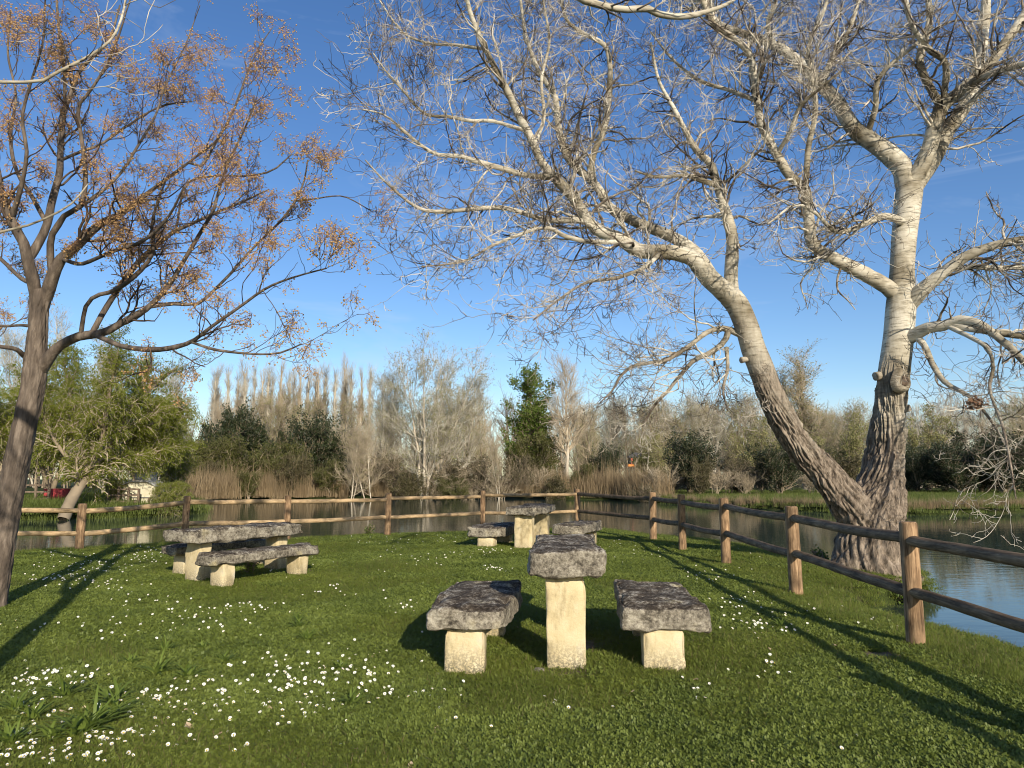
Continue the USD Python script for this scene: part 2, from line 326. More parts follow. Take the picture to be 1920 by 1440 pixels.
def poplar_bark(name, zlow, zhigh, kx=0.0, x0=0.0):
    return mat(name, {
        'geo': ('geometry', {}), 'sep': ('separate_xyz', {}), 'nz': ('noise_texture', {'scale': 1.8, 'detail': 5, 'roughness': .65}),
        'zx': ('math', {'math_type': 'multiply_add', 'value2': kx}), 'zo': ('math', {'math_type': 'subtract', 'value2': kx * x0}),
        'zz': ('math', {'math_type': 'multiply_add', 'value2': 3.6}), 'f': ('map_range', {'from_min': zlow + 1.8, 'from_max': zhigh + 1.8, 'to_min': 0, 'to_max': 1, 'clamp': True}),
        'm1': ('mapping', {'scale': (1, 1, .22)}), 'n1': ('noise_texture', {'scale': 17, 'detail': 6, 'roughness': .68, 'distortion': .3}),
        'rough': ('rgb_ramp', {'ramp': [(.34, (.034, .026, .020)), (.45, (.120, .094, .070)), (.57, (.225, .180, .138)), (.74, (.34, .285, .225))]}),
        'm2': ('mapping', {'scale': (.5, .5, 3.2)}), 'n2': ('noise_texture', {'scale': 9, 'detail': 5, 'roughness': .7}),
        'white': ('rgb_ramp', {'ramp': [(.32, (.09, .08, .065)), (.40, (.33, .30, .235)), (.5, (.50, .46, .375)), (.7, (.58, .55, .465))]}),
        'n3': ('noise_texture', {'scale': 1.1, 'detail': 4, 'roughness': .6}), 'st': ('rgb_ramp', {'ramp': [(.36, (.30, .27, .215)), (.50, (.72, .70, .66)), (.62, (1, 1, 1))]}), 'mul': ('mix_color', {'blend_type': 'multiply', 'fac': 1.0}),
        'mix': ('mix_color', {}), 'bs': ('map_range', {'from_min': 0, 'from_max': 1, 'to_min': 1.0, 'to_max': .25}),
        'b': ('bump', {'distance': .03}), 'p': ('principled_bsdf', {'roughness': .85, 'specular_ior_level': .2})},
        [('geo.position', 'sep.vector'), ('geo.position', 'nz.vector'), ('nz.fac', 'zz.value1'), ('sep.x', 'zx.value1'), ('sep.z', 'zx.value3'), ('zx.value', 'zo.value1'), ('zo.value', 'zz.value3'), ('zz.value', 'f.value'),
         ('geo.position', 'm1.vector'), ('m1.vector', 'n1.vector'), ('n1.fac', 'rough.fac'), ('geo.position', 'm2.vector'), ('m2.vector', 'n2.vector'), ('n2.fac', 'white.fac'),
         ('geo.position', 'n3.vector'), ('n3.fac', 'st.fac'), ('white.color', 'mul.a'), ('st.color', 'mul.b'), ('f.result', 'mix.fac'), ('rough.color', 'mix.a'), ('mul.result', 'mix.b'), ('mix.result', 'p.base_color'),
         ('f.result', 'bs.value'), ('bs.result', 'b.strength'), ('n1.fac', 'b.height'), ('b.normal', 'p.normal')])
M['poplar'] = poplar_bark('poplar_bark', 1.9, 3.7, .28, 5.4)
M['poplar_pale'] = poplar_bark('poplar_bark_pale', .8, 1.6)
M['poplar_twig'] = noisy('poplar_twig', [(.39, (.032, .026, .019)), (.475, (.15, .12, .09)), (.57, (.52, .47, .38))], scale=1.8, detail=5)
M['poplar_wood'] = noisy('scar_wood', [(.35, (.035, .025, .018)), (.6, (.14, .10, .07))], scale=14)
M['melia'] = noisy('chinaberry_bark', [(.3, (.035, .027, .021)), (.5, (.092, .071, .054)), (.68, (.185, .148, .115))], scale=14, detail=7, rough=.65, vscale=(1, 1, .22), bump=.8, bscale=26, bdist=.015)
M['melia_twig'] = noisy('chinaberry_twig', [(.35, (.035, .024, .018)), (.65, (.095, .066, .047))], scale=3)
M['stalk'] = noisy('fruit_stalk', [(.35, (.13, .07, .04)), (.65, (.26, .15, .085))], scale=3)
M['berry'] = mat('berry', {'geo': ('geometry', {}), 'r': ('rgb_ramp', {'ramp': [(0, (.38, .23, .085)), (.5, (.60, .41, .17)), (1, (.74, .57, .29))]}), 'p': ('principled_bsdf', {'roughness': .5})},
    [('geo.random_per_island', 'r.fac'), ('r.color', 'p.base_color')])
M['far_white'] = noisy('pale_branch', [(.34, (.17, .145, .11)), (.5, (.38, .345, .275)), (.66, (.55, .515, .43))], scale=.9)
M['far_tan'] = noisy('tan_branch', [(.3, (.22, .18, .125)), (.6, (.43, .355, .25))], scale=.5)
M['far_brown'] = noisy('brown_branch', [(.3, (.12, .095, .066)), (.6, (.28, .225, .155))], scale=.5)
M['far_trunk'] = noisy('pale_trunk', [(.3, (.24, .20, .155)), (.5, (.40, .35, .27)), (.7, (.54, .50, .42))], scale=1.5, vscale=(1, 1, .3))
M['bud'] = leafy('bud_leaf', (.20, .20, .07), (.28, .27, .11), (.36, .33, .17), trans=.3)
M['willow'] = leafy('willow_leaf', (.17, .195, .026), (.255, .285, .045), (.34, .36, .085), scale=.5, trans=.58)
M['ever'] = leafy('evergreen_leaf', (.016, .024, .009), (.034, .046, .016), (.065, .075, .026), scale=.5, trans=.15, spec=.4, roughness=.45)
M['olive'] = leafy('olive_leaf', (.05, .055, .015), (.095, .098, .025), (.15, .14, .045), scale=.5, trans=.25)
M['green'] = leafy('fresh_leaf', (.07, .11, .018), (.135, .19, .032), (.21, .26, .055), scale=.6, trans=.3)
M['scrub'] = leafy('scrub_leaf', (.055, .05, .022), (.095, .085, .036), (.15, .125, .06), scale=.6, trans=.25)
M['reed'] = leafy('dry_reed', (.17, .125, .07), (.30, .225, .13), (.43, .34, .215), scale=.4, trans=.25)
M['grass'] = leafy('grass_blade', (.110, .142, .024), (.185, .222, .038), (.27, .275, .078), scale=1.1, trans=.45)
M['grass_dark'] = leafy('clover_leaf', (.102, .136, .026), (.170, .208, .040), (.245, .262, .070), scale=1.5, trans=.35)
M['straw'] = leafy('dry_blade', (.14, .10, .045), (.22, .17, .085), (.32, .26, .15), scale=1.5, trans=.3)
M['bank_grass'] = leafy('bank_grass', (.085, .112, .022), (.125, .155, .034), (.19, .20, .065), scale=.4, trans=.4)
M['weed'] = leafy('weed_leaf', (.11, .16, .026), (.165, .22, .04), (.22, .28, .065), scale=6, trans=.4)
M['soil'] = noisy('bare_soil', [(.3, (.055, .040, .026)), (.5, (.12, .092, .062)), (.7, (.21, .17, .12))], scale=11, detail=8, rough=.7, bump=1.0, bscale=60, bdist=.012)
M['dry_leaf'] = noisy('dry_leaf', [(.3, (.20, .14, .08)), (.6, (.44, .35, .24))], scale=9)
M['petal'] = mat('petal', {'p': ('principled_bsdf', {'base_color': (.80, .79, .76), 'roughness': .6}), 't': ('translucent_bsdf', {'color': (.8, .8, .76)}), 'm': ('mix_closure', {'fac': .25})}, [('p.BSDF', 'm.closure1'), ('t.BSDF', 'm.closure2')], surface='m.closure')
M['disc'] = mat('flower_disc', {'p': ('principled_bsdf', {'base_color': (.72, .46, .03), 'roughness': .7})}, [])
M['rock'] = noisy('grey_rock', [(.3, (.10, .085, .065)), (.6, (.28, .25, .20))], scale=20, bump=.6)
M['plaster'] = noisy('pale_wall', [(.3, (.42, .38, .27)), (.6, (.60, .56, .42))], scale=1.5, bump=.3)
M['roofing'] = noisy('grey_roof', [(.3, (.20, .20, .20)), (.6, (.34, .34, .33))], scale=2)
M['red'] = noisy('red_paint', [(.3, (.22, .03, .035)), (.6, (.38, .055, .06))], scale=3, roughness=.5)
M['red2'] = noisy('signal_red', [(.3, (.50, .05, .05)), (.6, (.62, .08, .07))], scale=3, roughness=.5)
M['orange'] = noisy('orange_paint', [(.3, (.62, .17, .02)), (.6, (.75, .24, .03))], scale=3, roughness=.45)
M['dark'] = noisy('dark_cover', [(.3, (.018, .018, .022)), (.6, (.05, .05, .06))], scale=3, roughness=.6)
M['glass'] = mat('cab_glass', {'t': ('transparent_bsdf', {'color': (.7, .75, .75)}), 'g': ('glossy_bsdf', {'color': (.9, .9, .9), 'roughness': .05}), 'f': ('fresnel', {'IOR': 1.5}), 'm': ('mix_closure', {})}, [('f.fac', 'm.fac'), ('t.BSDF', 'm.closure1'), ('g.BSDF', 'm.closure2')], surface='m.closure')
M['old_wood'] = noisy('old_wood', [(.3, (.07, .05, .035)), (.6, (.16, .12, .085))], scale=6)

# ------------------------------------------------------------------ terrain and pond
WATER_Z = -0.45
near = [gp(*p) for p in ((-150, 1044), (50, 1030), (250, 1019), (500, 1008), (700, 1000), (900, 993), (1060, 989), (1150, 990), (1240, 1002), (1330, 1008), (1380, 1014), (1464, 1036), (1512, 1047), (1560, 1057))]
near = [p[:2] for p in near]
mid = [np.array(q, float) for q in ((5.5, 12.4), (6.2, 13.2), (6.6, 12.7), (6.4, 11.9), (5.5, 11.3), (4.35, 10.1))]
near2 = [gp(1730, 1122)[:2] + [-.95, 0], gp(1920, 1178)[:2] + [-.55, 0]]
tail = [np.array(q, float) for q in ((4.25, 4), (4.6, 0), (6.5, -8), (48, -10), (50, 22))]
far = [gp(*p, WATER_Z)[:2] for p in ((2150, 958), (1920, 961), (1800, 964), (1700, 966), (1600, 962), (1500, 957), (1340, 951), (1240, 942), (1150, 937), (900, 935), (700, 936), (450, 938), (348, 942), (338, 963), (250, 968), (80, 974), (-150, 977))]
near_poly = near + mid + near2 + tail
pond = Polygon([tuple(p) for p in near_poly + far]).buffer(0)
segs = np.array(pond.exterior.coords)
def pond_sd(x, y):
    """Signed distance to the bank: positive on land."""
    p = np.stack([np.ravel(x), np.ravel(y)], 1)
    best = np.full(len(p), 1e9)
    for a, b in zip(segs[:-1], segs[1:]):
        ab = b - a
        t = np.clip(((p - a) @ ab) / max(ab @ ab, 1e-9), 0, 1)
        best = np.minimum(best, np.linalg.norm(p - a - t[:, None] * ab, axis=1))
    return np.where(contains_xy(pond, p[:, 0], p[:, 1]), -best, best).reshape(np.shape(x))
def height(x, y):
    x, y = np.asarray(x, float), np.asarray(y, float)
    s = pond_sd(x, y)
    p = np.stack([x, y, x * 0], -1)
    wob = (meshkit.fbm(p * .9, 3, 4) - .5)
    s = s + wob * .28
    t = np.clip(-s / .9, 0, 1)
    drop = -1.3 * t * t * (3 - 2 * t) - .10 * np.clip(1 - np.abs(s) / .8, 0, 1)
    farb = np.clip((y - 30) / 20, 0, 1)
    soft = np.where(s > 0, -.18 * np.exp(-s / 1.2) * farb, 0)
    n = (meshkit.fbm(p * .35, 3, 1) - .5) * .10 + (meshkit.fbm(p * 2.2, 2, 2) - .5) * .03
    return n * np.clip(np.abs(s) * .6, 0, 1) + drop + soft
def axis(lo, hi, inner_lo, inner_hi, step, grow_=1.12):
    c = list(np.arange(inner_lo, inner_hi + 1e-6, step))
    s, x = step, inner_hi
    while x < hi:
        s *= grow_; x += s; c.append(min(x, hi))
    s, x = step, inner_lo
    while x > lo:
        s *= grow_; x -= s; c.insert(0, max(x, lo))
    return np.array(sorted(set(np.round(c, 4))))
gx, gy = axis(-1500, 1500, -13, 12, .2, 1.12), axis(-300, 3000, -2, 24, .2, 1.12)
X, Y = np.meshgrid(gx, gy)
Z = height(X, Y)
nx_, ny_ = len(gx), len(gy)
ii, jj = np.meshgrid(np.arange(ny_ - 1), np.arange(nx_ - 1), indexing='ij')
q = (ii * nx_ + jj).ravel()
gf = np.vstack([np.stack([q, q + 1, q + nx_ + 1], 1), np.stack([q, q + nx_ + 1, q + nx_], 1)])
part('ground', (np.stack([X, Y, Z], -1).reshape(-1, 3), gf), M['ground'], smooth=True, kind='structure')
wp = pond.buffer(1.2)
wv, wf = trimesh.creation.triangulate_polygon(wp, engine='earcut')
part('pond_water', (np.c_[wv, np.full(len(wv), WATER_Z)], wf), M['water'], kind='structure')
def on_land(x, y, margin=0.0):
    return pond_sd(np.atleast_1d(np.asarray(x, float)), np.atleast_1d(np.asarray(y, float))) > margin
def gz(x, y):
    return float(height(np.array([x]), np.array([y]))[0])

# ------------------------------------------------------------------ stone tables and benches
def stone_piece(name, label, cat, c, az, slab, legs, seed, group, top_tilt=0.0):
    """c: ground point of the slab centre; az: heading of the long axis (radians right of +y); slab = (width, length, thickness, z of underside); legs = [(along, width, depth)]"""
    t = thing(name, label, cat, (c[0], c[1], 0), -az, group)
    w, l, th, z = slab
    m = rounded_block((w, l, th), min(.034, th * .25), .031 if seed < 4 else .055, seed, .026, .15)
    m.vertices[:, 2] += z
    m.vertices[:, 2] += m.vertices[:, 1] * top_tilt
    part('slab', m, M['slab'], t, smooth=50)
    for k, (al, lw, ld, off) in enumerate(legs):
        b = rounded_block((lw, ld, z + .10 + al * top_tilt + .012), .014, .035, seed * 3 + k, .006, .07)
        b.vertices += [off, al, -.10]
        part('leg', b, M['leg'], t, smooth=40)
    return t
def dirv(az):
    return np.array([math.sin(az), math.cos(az)])
AZ1 = math.radians(4.5)
gA = 'stone picnic table and benches nearest the camera'
def from_front_leg(px, py, az, inset):
    p = gp(px, py)[:2]
    return p + dirv(az) * inset
# nearest set
f1 = gp(1062, 1250)[:2]
stone_piece('stone_table', 'tall grey stone slab table on a pale upright block, nearest the camera', 'stone table', f1 + dirv(AZ1) * .78, AZ1, (.60, 1.75, .215, .655),
            [(-.68, .305, .20, 0), (.55, .30, .20, 0)], 1, gA)
f2 = gp(875, 1255)[:2]
stone_piece('stone_bench', 'low stone bench left of the nearest stone table, shadow across its far corner', 'stone bench', f2 + dirv(AZ1) * .72, AZ1, (.63, 1.62, .185, .275),
            [(-.63, .31, .20, -.02), (.5, .30, .2, .03)], 2, gA)
f3 = gp(1251, 1258)[:2]
stone_piece('stone_bench', 'low stone bench right of the nearest stone table, white speckled top', 'stone bench', f3 + dirv(AZ1) * .70, AZ1, (.62, 1.50, .19, .28),
            [(-.62, .31, .21, -.02), (.5, .30, .2, 0)], 3, gA)
# middle set beyond it
AZ2 = math.radians(15)
gB = 'stone picnic table and benches before the fence corner'
g1 = gp(981, 1034)[:2]
stone_piece('stone_table', 'small looking stone table standing before the fence corner beside the pond', 'stone table', g1 + dirv(AZ2) * .8, AZ2, (.66, 1.95, .17, .69),
            [(-.72, .36, .24, 0), (.72, .36, .24, 0)], 4, gB)
g2 = gp(911, 1030)[:2]
stone_piece('stone_bench', 'short grey stone bench left of the table before the fence corner', 'stone bench', g2 + dirv(AZ2) * .7, AZ2, (.72, 1.6, .22, .235),
            [(-.62, .36, .24, 0), (.6, .36, .24, 0)], 5, gB)
g3 = np.array([1.62, 13.6])
stone_piece('stone_bench', 'lichen yellowed stone bench right of the table before the fence corner', 'stone bench', np.array([1.36, 15.1]), AZ2 + .12, (.66, 1.75, .22, .30),
            [(-.65, .36, .24, 0), (.65, .36, .24, .02)], 6, gB)
# left set
AZ3 = math.radians(30)
gC = 'stone picnic table and benches on the left by the berry tree'
h1 = gp(375, 1088)[:2]
stone_piece('stone_table', 'long stone table on the left before the pond, bench in front of it', 'stone table', h1 + dirv(AZ3) * .62, AZ3, (.66, 2.05, .20, .52),
            [(-.66, .30, .22, 0), (.72, .30, .22, 0)], 7, gC)
h2 = gp(408, 1102)[:2]
stone_piece('stone_bench', 'stone bench in front of the left table, nearer the camera', 'stone bench', h2 + dirv(AZ3) * .70, AZ3, (.42, 1.85, .15, .295),
            [(-.64, .28, .2, 0), (.66, .28, .2, 0)], 8, gC)
h3 = gp(346, 1077)[:2]
stone_piece('stone_bench', 'stone bench half hidden behind the left table, nearer the pond', 'stone bench', h3 + dirv(AZ3) * .62, AZ3, (.46, 1.85, .15, .295),
            [(-.64, .28, .2, 0), (.66, .28, .2, 0)], 9, gC)

# ------------------------------------------------------------------ wooden fence
rng = np.random.default_rng(5)
fence = thing('wooden_fence', 'round wooden post and two rail fence between the lawn and the pond', 'fence')
posts = [(-10.9, 13.4, 1.03)]
for px, top, base_d in ((155, 944, 14.5), (350, 930, 15.7), (541, 929, 16.8), (728, 924.5, 17.9), (905, 920, 18.9), (1083, 917, 19.7)):
    p = at(px, top, base_d); posts.append((p[0], p[1], p[2]))
for px, base, top in ((1225, 1016, 923), (1280, 1031, 927), (1362, 1057, 934), (1493, 1112, 949), (1718, 1215, 978)):
    b = gp(px, base); p = at(px, top, b[1]); posts.append((b[0], b[1], p[2]))
posts.append((3.27, 2.95, 1.03)); posts.append((3.25, -.2, 1.03))
def post_mesh(h, r, k):
    zs = [-.25, 0, .25, .5, .75, h - .05, h - .012, h]
    rs = [r * 1.02, r * 1.03, r, r, r * .99, r * .985, r * .95, r * .80]
    n = 20
    a = np.arange(n) * 2 * PI / n
    v = []
    for z, rr in zip(zs, rs):
        wob = 1 + .03 * np.sin(2 * a + k) + .012 * np.sin(5 * a + k * 2 + z)
        v.append(np.c_[rr * wob * np.cos(a), rr * wob * np.sin(a), np.full(n, z)])
    v = np.vstack(v + [[[0, 0, h + .002]]])
    f = []
    for i in range(len(zs) - 1):
        for j in range(n):
            f += [[i * n + j, i * n + (j + 1) % n, (i + 1) * n + (j + 1) % n], [i * n + j, (i + 1) * n + (j + 1) % n, (i + 1) * n + j]]
    f += [[(len(zs) - 1) * n + j, (len(zs) - 1) * n + (j + 1) % n, len(v) - 1] for j in range(n)]
    return v, np.array(f)
for k, (x, y, h) in enumerate(posts):
    v, f = post_mesh(h, .077 + .004 * math.sin(k * 2.1), k)
    lean = rng.normal(0, .012, 2)
    v = v + np.c_[lean[0] * v[:, 2], lean[1] * v[:, 2], 0 * v[:, 2]] + [x, y, 0]
    part('post', (v, f), M['post'], fence, smooth=35)
for k in range(len(posts) - 1):
    a, b = np.array(posts[k]), np.array(posts[k + 1])
    for hh in (.14, .585):
        p0, p1 = a - [0, 0, hh], b - [0, 0, hh]
        p0 = p0 + [0, 0, rng.normal(0, .01)]; p1 = p1 + [0, 0, rng.normal(0, .01)]
        s = np.linspace(0, 1, 14)[:, None]
        line = p0 * (1 - s) + p1 * s
        line[:, 2] -= .02 * np.sin(PI * s[:, 0]) * rng.uniform(0, 1)
        line = line + (meshkit.fbm(line * 1.1 + k, 2, 3)[:, None] - .5) * .02
        v, f, uv = thick_tube(line, np.full(14, .048), 14, lambda th, s_, P, R: .004 * np.sin(2 * th + k) + (meshkit.noise(P * 9, 3) - .5) * .008)
        part('rail', (v, f), M['rail'] if k >= 6 else M['rail_x'], fence, smooth=True)

# ------------------------------------------------------------------ hero trees from limb outlines
class Tree:
    def __init__(self, prim, mat_):
        self.prim, self.mat, self.sk = prim, mat_, []      # sk: sampled (px, py, y) of every limb so far
        self.lines, self.rads = [], []
    def limb(self, pts, dy, name='limb', n=None, sides=10, disp=None, depth=None, n_out=24, grow_it=True, label=None, min_r=.004):
        """pts: (px, py, width px); the limb starts on the nearest limb so far and ends dy nearer or farther."""
        pts = np.array(pts, float)
        if depth is None:
            sk = np.vstack(self.sk)
            k = np.argmin((sk[:, 0] - pts[0, 0]) ** 2 + (sk[:, 1] - pts[0, 1]) ** 2)
            y0 = sk[k, 2]
        else:
            y0 = depth
        s = np.r_[0, np.cumsum(np.hypot(*np.diff(pts[:, :2], axis=0).T))]; s = s / s[-1]
        ys = y0 + dy * s ** .8
        w = np.array([np.r_[at(px, py, y), wd * y / F_PX / 2 / math.sqrt(1 + ((px - 960) / F_PX) ** 2 + ((720 - py) / F_PX) ** 2)] for (px, py, wd), y in zip(pts, ys)])
        L = np.linalg.norm(np.diff(w[:, :3], axis=0), axis=1).sum()
        n = n or int(np.clip(L / .12, 12, 60))
        sp, L = spline(w, n)
        self.sk.append(np.stack([np.interp(np.linspace(0, 1, 60), s, pts[:, 0]), np.interp(np.linspace(0, 1, 60), s, pts[:, 1]), np.interp(np.linspace(0, 1, 60), s, ys)], 1))
        line, rad = sp[:, :3], np.maximum(sp[:, 3], min_r)
        if disp is None:
            wob = (meshkit.fbm(line * 3.0, 2, 11)[:, None] - .5) * np.minimum(rad[:, None] * .5, .02)
            line = line + wob
            disp = lambda th, s_, P, R: R * .22 * (meshkit.fbm(P * 7, 2, 5) - .5)
        v, f, uv = thick_tube(line, rad, sides, disp)
        part(name, (v, f), self.mat, self.prim, smooth=True, label=label)
        if grow_it:
            sp2, _ = spline(sp, n_out)
            self.lines.append(sp2[:, :3]); self.rads.append(np.maximum(sp2[:, 3], min_r))
        return line, rad
    def arrays(self):
        return np.array(self.lines), np.array(self.rads)

def furrow(zl, zh, amp, k=9.0, seed=3):
    def d(th, s_, P, R):
        f = np.clip((zh - P[..., 2]) / (zh - zl), 0, 1)
        ang = th + .35 * np.sin(s_ * 2.2) + 0 * s_
        q = np.stack(np.broadcast_arrays(np.cos(ang) * k * .62, np.sin(ang) * k * .62, s_ * 1.05), -1)
        q = q + (meshkit.fbm(P * 3.5, 2, seed)[..., None] - .5) * 1.0
        ridge = np.abs(meshkit.noise(q * 1.55, seed + 2) - .5) * 2
        ridge2 = np.abs(meshkit.noise(q * 3.3 + 9, seed + 4) - .5) * 2
        lump = meshkit.fbm(P * 1.6, 2, seed + 6) - .5
        return f * amp * (np.minimum(ridge * 1.7, 1) + .45 * np.minimum(ridge2 * 1.5, 1) - 1.0) + R * .10 * lump
    return d

# the big white poplar
D = 12.1
pop = thing('white_poplar', 'big pale barked leafless poplar with two trunks at the pond edge behind the fence', 'tree')
T = Tree(pop, M['poplar'])
def flare(d):
    return lambda th, s_, P, R: d(th, s_, P, R) + R * .20 * np.exp(-np.maximum(P[..., 2] + .1, 0) / .35) * (1 + .6 * np.sin(3 * th + .8) + .4 * np.sin(5 * th))
T.limb([(1632, 1085, 146), (1630, 1050, 136), (1632, 1005, 128), (1640, 960, 116), (1650, 915, 98), (1657, 870, 80), (1664, 820, 70), (1670, 760, 64), (1675, 700, 62), (1684, 640, 61), (1689, 580, 60), (1691, 520, 52), (1694, 460, 51), (1699, 410, 53), (1704, 365, 56), (1708, 345, 50)],
       -.1, 'trunk', n=260, sides=180, disp=flare(furrow(2.7, 3.5, .060)), depth=D, grow_it=False)
T.limb([(1618, 1000, 92), (1597, 950, 84), (1568, 915, 71), (1538, 880, 62), (1503, 843, 58), (1472, 795, 54), (1446, 742, 51), (1428, 692, 49), (1413, 655, 47), (1401, 615, 46), (1384, 575, 45), (1368, 555, 44)],
       -.9, 'trunk', n=200, sides=120, disp=furrow(2.3, 3.2, .050, 6.5, 8), grow_it=False)
LIMBS = [
    ([(1702, 360, 46), (1689, 311, 46), (1636, 267, 40), (1600, 240, 36), (1569, 191, 32), (1529, 147, 28), (1480, 102, 24), (1449, 84, 21), (1404, 67, 18), (1347, 44, 15), (1324, 13, 13), (1310, -60, 10)], .8),
    ([(1704, 362, 44), (1727, 330, 42), (1747, 302, 40), (1773, 249, 37), (1800, 213, 34), (1822, 169, 31), (1840, 89, 27), (1849, 0, 23), (1852, -110, 16)], .5),
    ([(1712, 340, 40), (1738, 290, 36), (1752, 240, 34), (1764, 205, 32), (1783, 185, 29), (1813, 160, 27), (1858, 118, 24), (1920, 27, 21), (1990, -90, 15)], -1.0),
    ([(1764, 198, 20), (1742, 160, 19), (1724, 111, 18), (1742, 44, 16), (1738, -30, 14), (1730, -90, 9)], -.5),
    ([(1768, 196, 16), (1773, 120, 16), (1742, 93, 15), (1711, 49, 14), (1698, 0, 13), (1690, -70, 9)], -1.0),
    ([(1800, 170, 20), (1858, 138, 18), (1920, 120, 17), (2000, 95, 13)], -1.5),
    ([(1625, 255, 15), (1642, 200, 14), (1644, 155, 13), (1671, 120, 11), (1711, 89, 9), (1750, 50, 5)], -1.2),
    ([(1680, 552, 36), (1650, 530, 33), (1609, 507, 30), (1564, 484, 27), (1524, 458, 25), (1516, 400, 23), (1511, 356, 21), (1480, 329, 20), (1453, 284, 19), (1427, 231, 18), (1418, 178, 17), (1409, 111, 16), (1387, 80, 15), (1342, 49, 14), (1324, 18, 12), (1295, -50, 9)], -1.6),
    ([(1511, 352, 13), (1516, 276, 13), (1529, 213, 12), (1524, 147, 12), (1516, 89, 11), (1547, 13, 9), (1562, -60, 6)], -.6),
    ([(1700, 575, 40), (1733, 540, 32), (1769, 511, 27), (1813, 480, 24), (1858, 462, 21), (1920, 449, 19), (2010, 440, 14)], -1.5),
    ([(1780, 505, 15), (1820, 500, 14), (1858, 502, 13), (1920, 502, 12), (2000, 512, 9)], .8),
    ([(1692, 640, 34), (1738, 616, 26), (1769, 611, 24), (1800, 600, 22), (1836, 607, 19), (1867, 629, 17), (1911, 669, 15), (1940, 710, 12), (1955, 780, 8)], -2.2),
    ([(1780, 609, 18), (1836, 618, 16), (1920, 631, 15), (2010, 640, 11)], -1.0),
    ([(1778, 612, 11), (1822, 633, 10), (1853, 655, 9), (1862, 691, 8), (1856, 731, 7), (1880, 800, 6), (1893, 860, 5), (1905, 935, 3)], -2.0),
    ([(1715, 628, 15), (1733, 648, 14), (1751, 687, 13), (1773, 718, 11), (1813, 740, 9), (1840, 765, 7), (1872, 810, 5), (1900, 862, 3)], -1.4),
    ([(1378, 562, 42), (1350, 540, 40), (1320, 510, 37), (1298, 484, 33), (1260, 474, 31), (1200, 470, 29), (1164, 449, 27), (1120, 431, 24), (1098, 409, 22), (1076, 373, 21), (1040, 333, 20), (1018, 307, 18), (996, 262, 17), (973, 218, 17), (951, 169, 15), (929, 129, 13), (907, 84, 12), (884, 31, 11), (876, 0, 10), (862, -60, 7)], -2.0),
    ([(1340, 528, 28), (1300, 470, 25), (1250, 440, 23), (1196, 418, 21), (1142, 387, 18), (1124, 356, 18), (1102, 333, 17), (1067, 298, 17), (1049, 249, 15), (1042, 187, 13), (1027, 160, 11), (1004, 120, 9), (985, 60, 8), (972, -30, 5)], .6),
    ([(1106, 338, 14), (1113, 289, 13), (1133, 240, 13), (1142, 178, 13), (1144, 120, 12), (1133, 84, 11), (1093, 62, 9), (1062, 36, 8), (1045, -30, 5)], .6),
    ([(1040, 333, 13), (987, 329, 12), (956, 320, 12), (907, 307, 11), (862, 293, 10), (818, 289, 8), (782, 267, 7), (751, 240, 6), (720, 215, 4), (680, 205, 3)], -1.2),
    ([(985, 245, 9), (924, 227, 8), (884, 227, 8), (840, 218, 7), (796, 213, 6), (751, 164, 5), (720, 129, 4), (700, 100, 3)], -.8),
    ([(1118, 430, 12), (1084, 413, 12), (1027, 413, 11), (951, 391, 10), (898, 391, 9), (840, 396, 8), (787, 391, 7), (729, 347, 5), (685, 300, 3)], -1.4),
    ([(1168, 454, 11), (1107, 453, 10), (1062, 444, 9), (1018, 427, 8), (929, 458, 6), (870, 490, 4), (790, 500, 3)], -2.0),
    ([(910, 92, 8), (853, 84, 7), (809, 82, 6), (764, 67, 5), (738, 40, 4), (705, -10, 3)], .8),
    ([(1372, 558, 32), (1370, 520, 28), (1373, 444, 24), (1356, 382, 20), (1342, 338, 18), (1333, 307, 16), (1307, 284, 14), (1289, 253, 12), (1262, 200, 9), (1235, 150, 7), (1220, 80, 5)], -.6),
    ([(1344, 348, 13), (1302, 333, 11), (1280, 329, 9), (1230, 332, 6), (1190, 320, 4)], -.8),
    ([(1398, 632, 18), (1378, 622, 15), (1352, 616, 12), (1324, 624, 10), (1290, 650, 9), (1246, 677, 8), (1219, 680, 7), (1187, 686, 6), (1162, 707, 5), (1150, 730, 4), (1125, 755, 2)], .2),
    ([(1366, 619, 14), (1358, 640, 12), (1333, 661, 11), (1302, 675, 9), (1277, 702, 8), (1260, 723, 7), (1246, 740, 6), (1225, 763, 5), (1205, 800, 3)], .5),
    ([(1362, 652, 9), (1364, 690, 7), (1356, 730, 5), (1364, 770, 3)], -.3),
    ([(1456, 290, 12), (1480, 250, 9), (1500, 200, 8), (1545, 160, 6), (1580, 130, 4)], -1.0),
    ([(1700, 420, 18), (1660, 405, 16), (1620, 420, 13), (1570, 435, 10), (1530, 400, 8), (1490, 385, 6), (1440, 420, 4)], -2.4),
    ([(1000, 275, 9), (1020, 220, 8), (1015, 150, 7), (1030, 80, 6), (1020, 10, 5), (1010, -60, 4)], .9),
    ([(1540, 160, 15), (1560, 110, 13), (1590, 60, 11), (1610, 0, 9), (1620, -70, 6)], 1.2),
    ([(1450, 86, 12), (1440, 40, 11), (1455, 0, 10), (1440, -60, 7)], -.6),
    ([(1240, 472, 10), (1210, 500, 8), (1160, 520, 7), (1100, 530, 6), (1050, 560, 4), (1000, 600, 3)], -2.5),
    ([(1420, 190, 11), (1370, 170, 9), (1310, 150, 8), (1260, 110, 6), (1220, 60, 4)], .7),
]
for k, (pts, dy) in enumerate(LIMBS):
    T.limb(pts, dy, 'limb', sides=14 if pts[0][2] > 18 else 8)
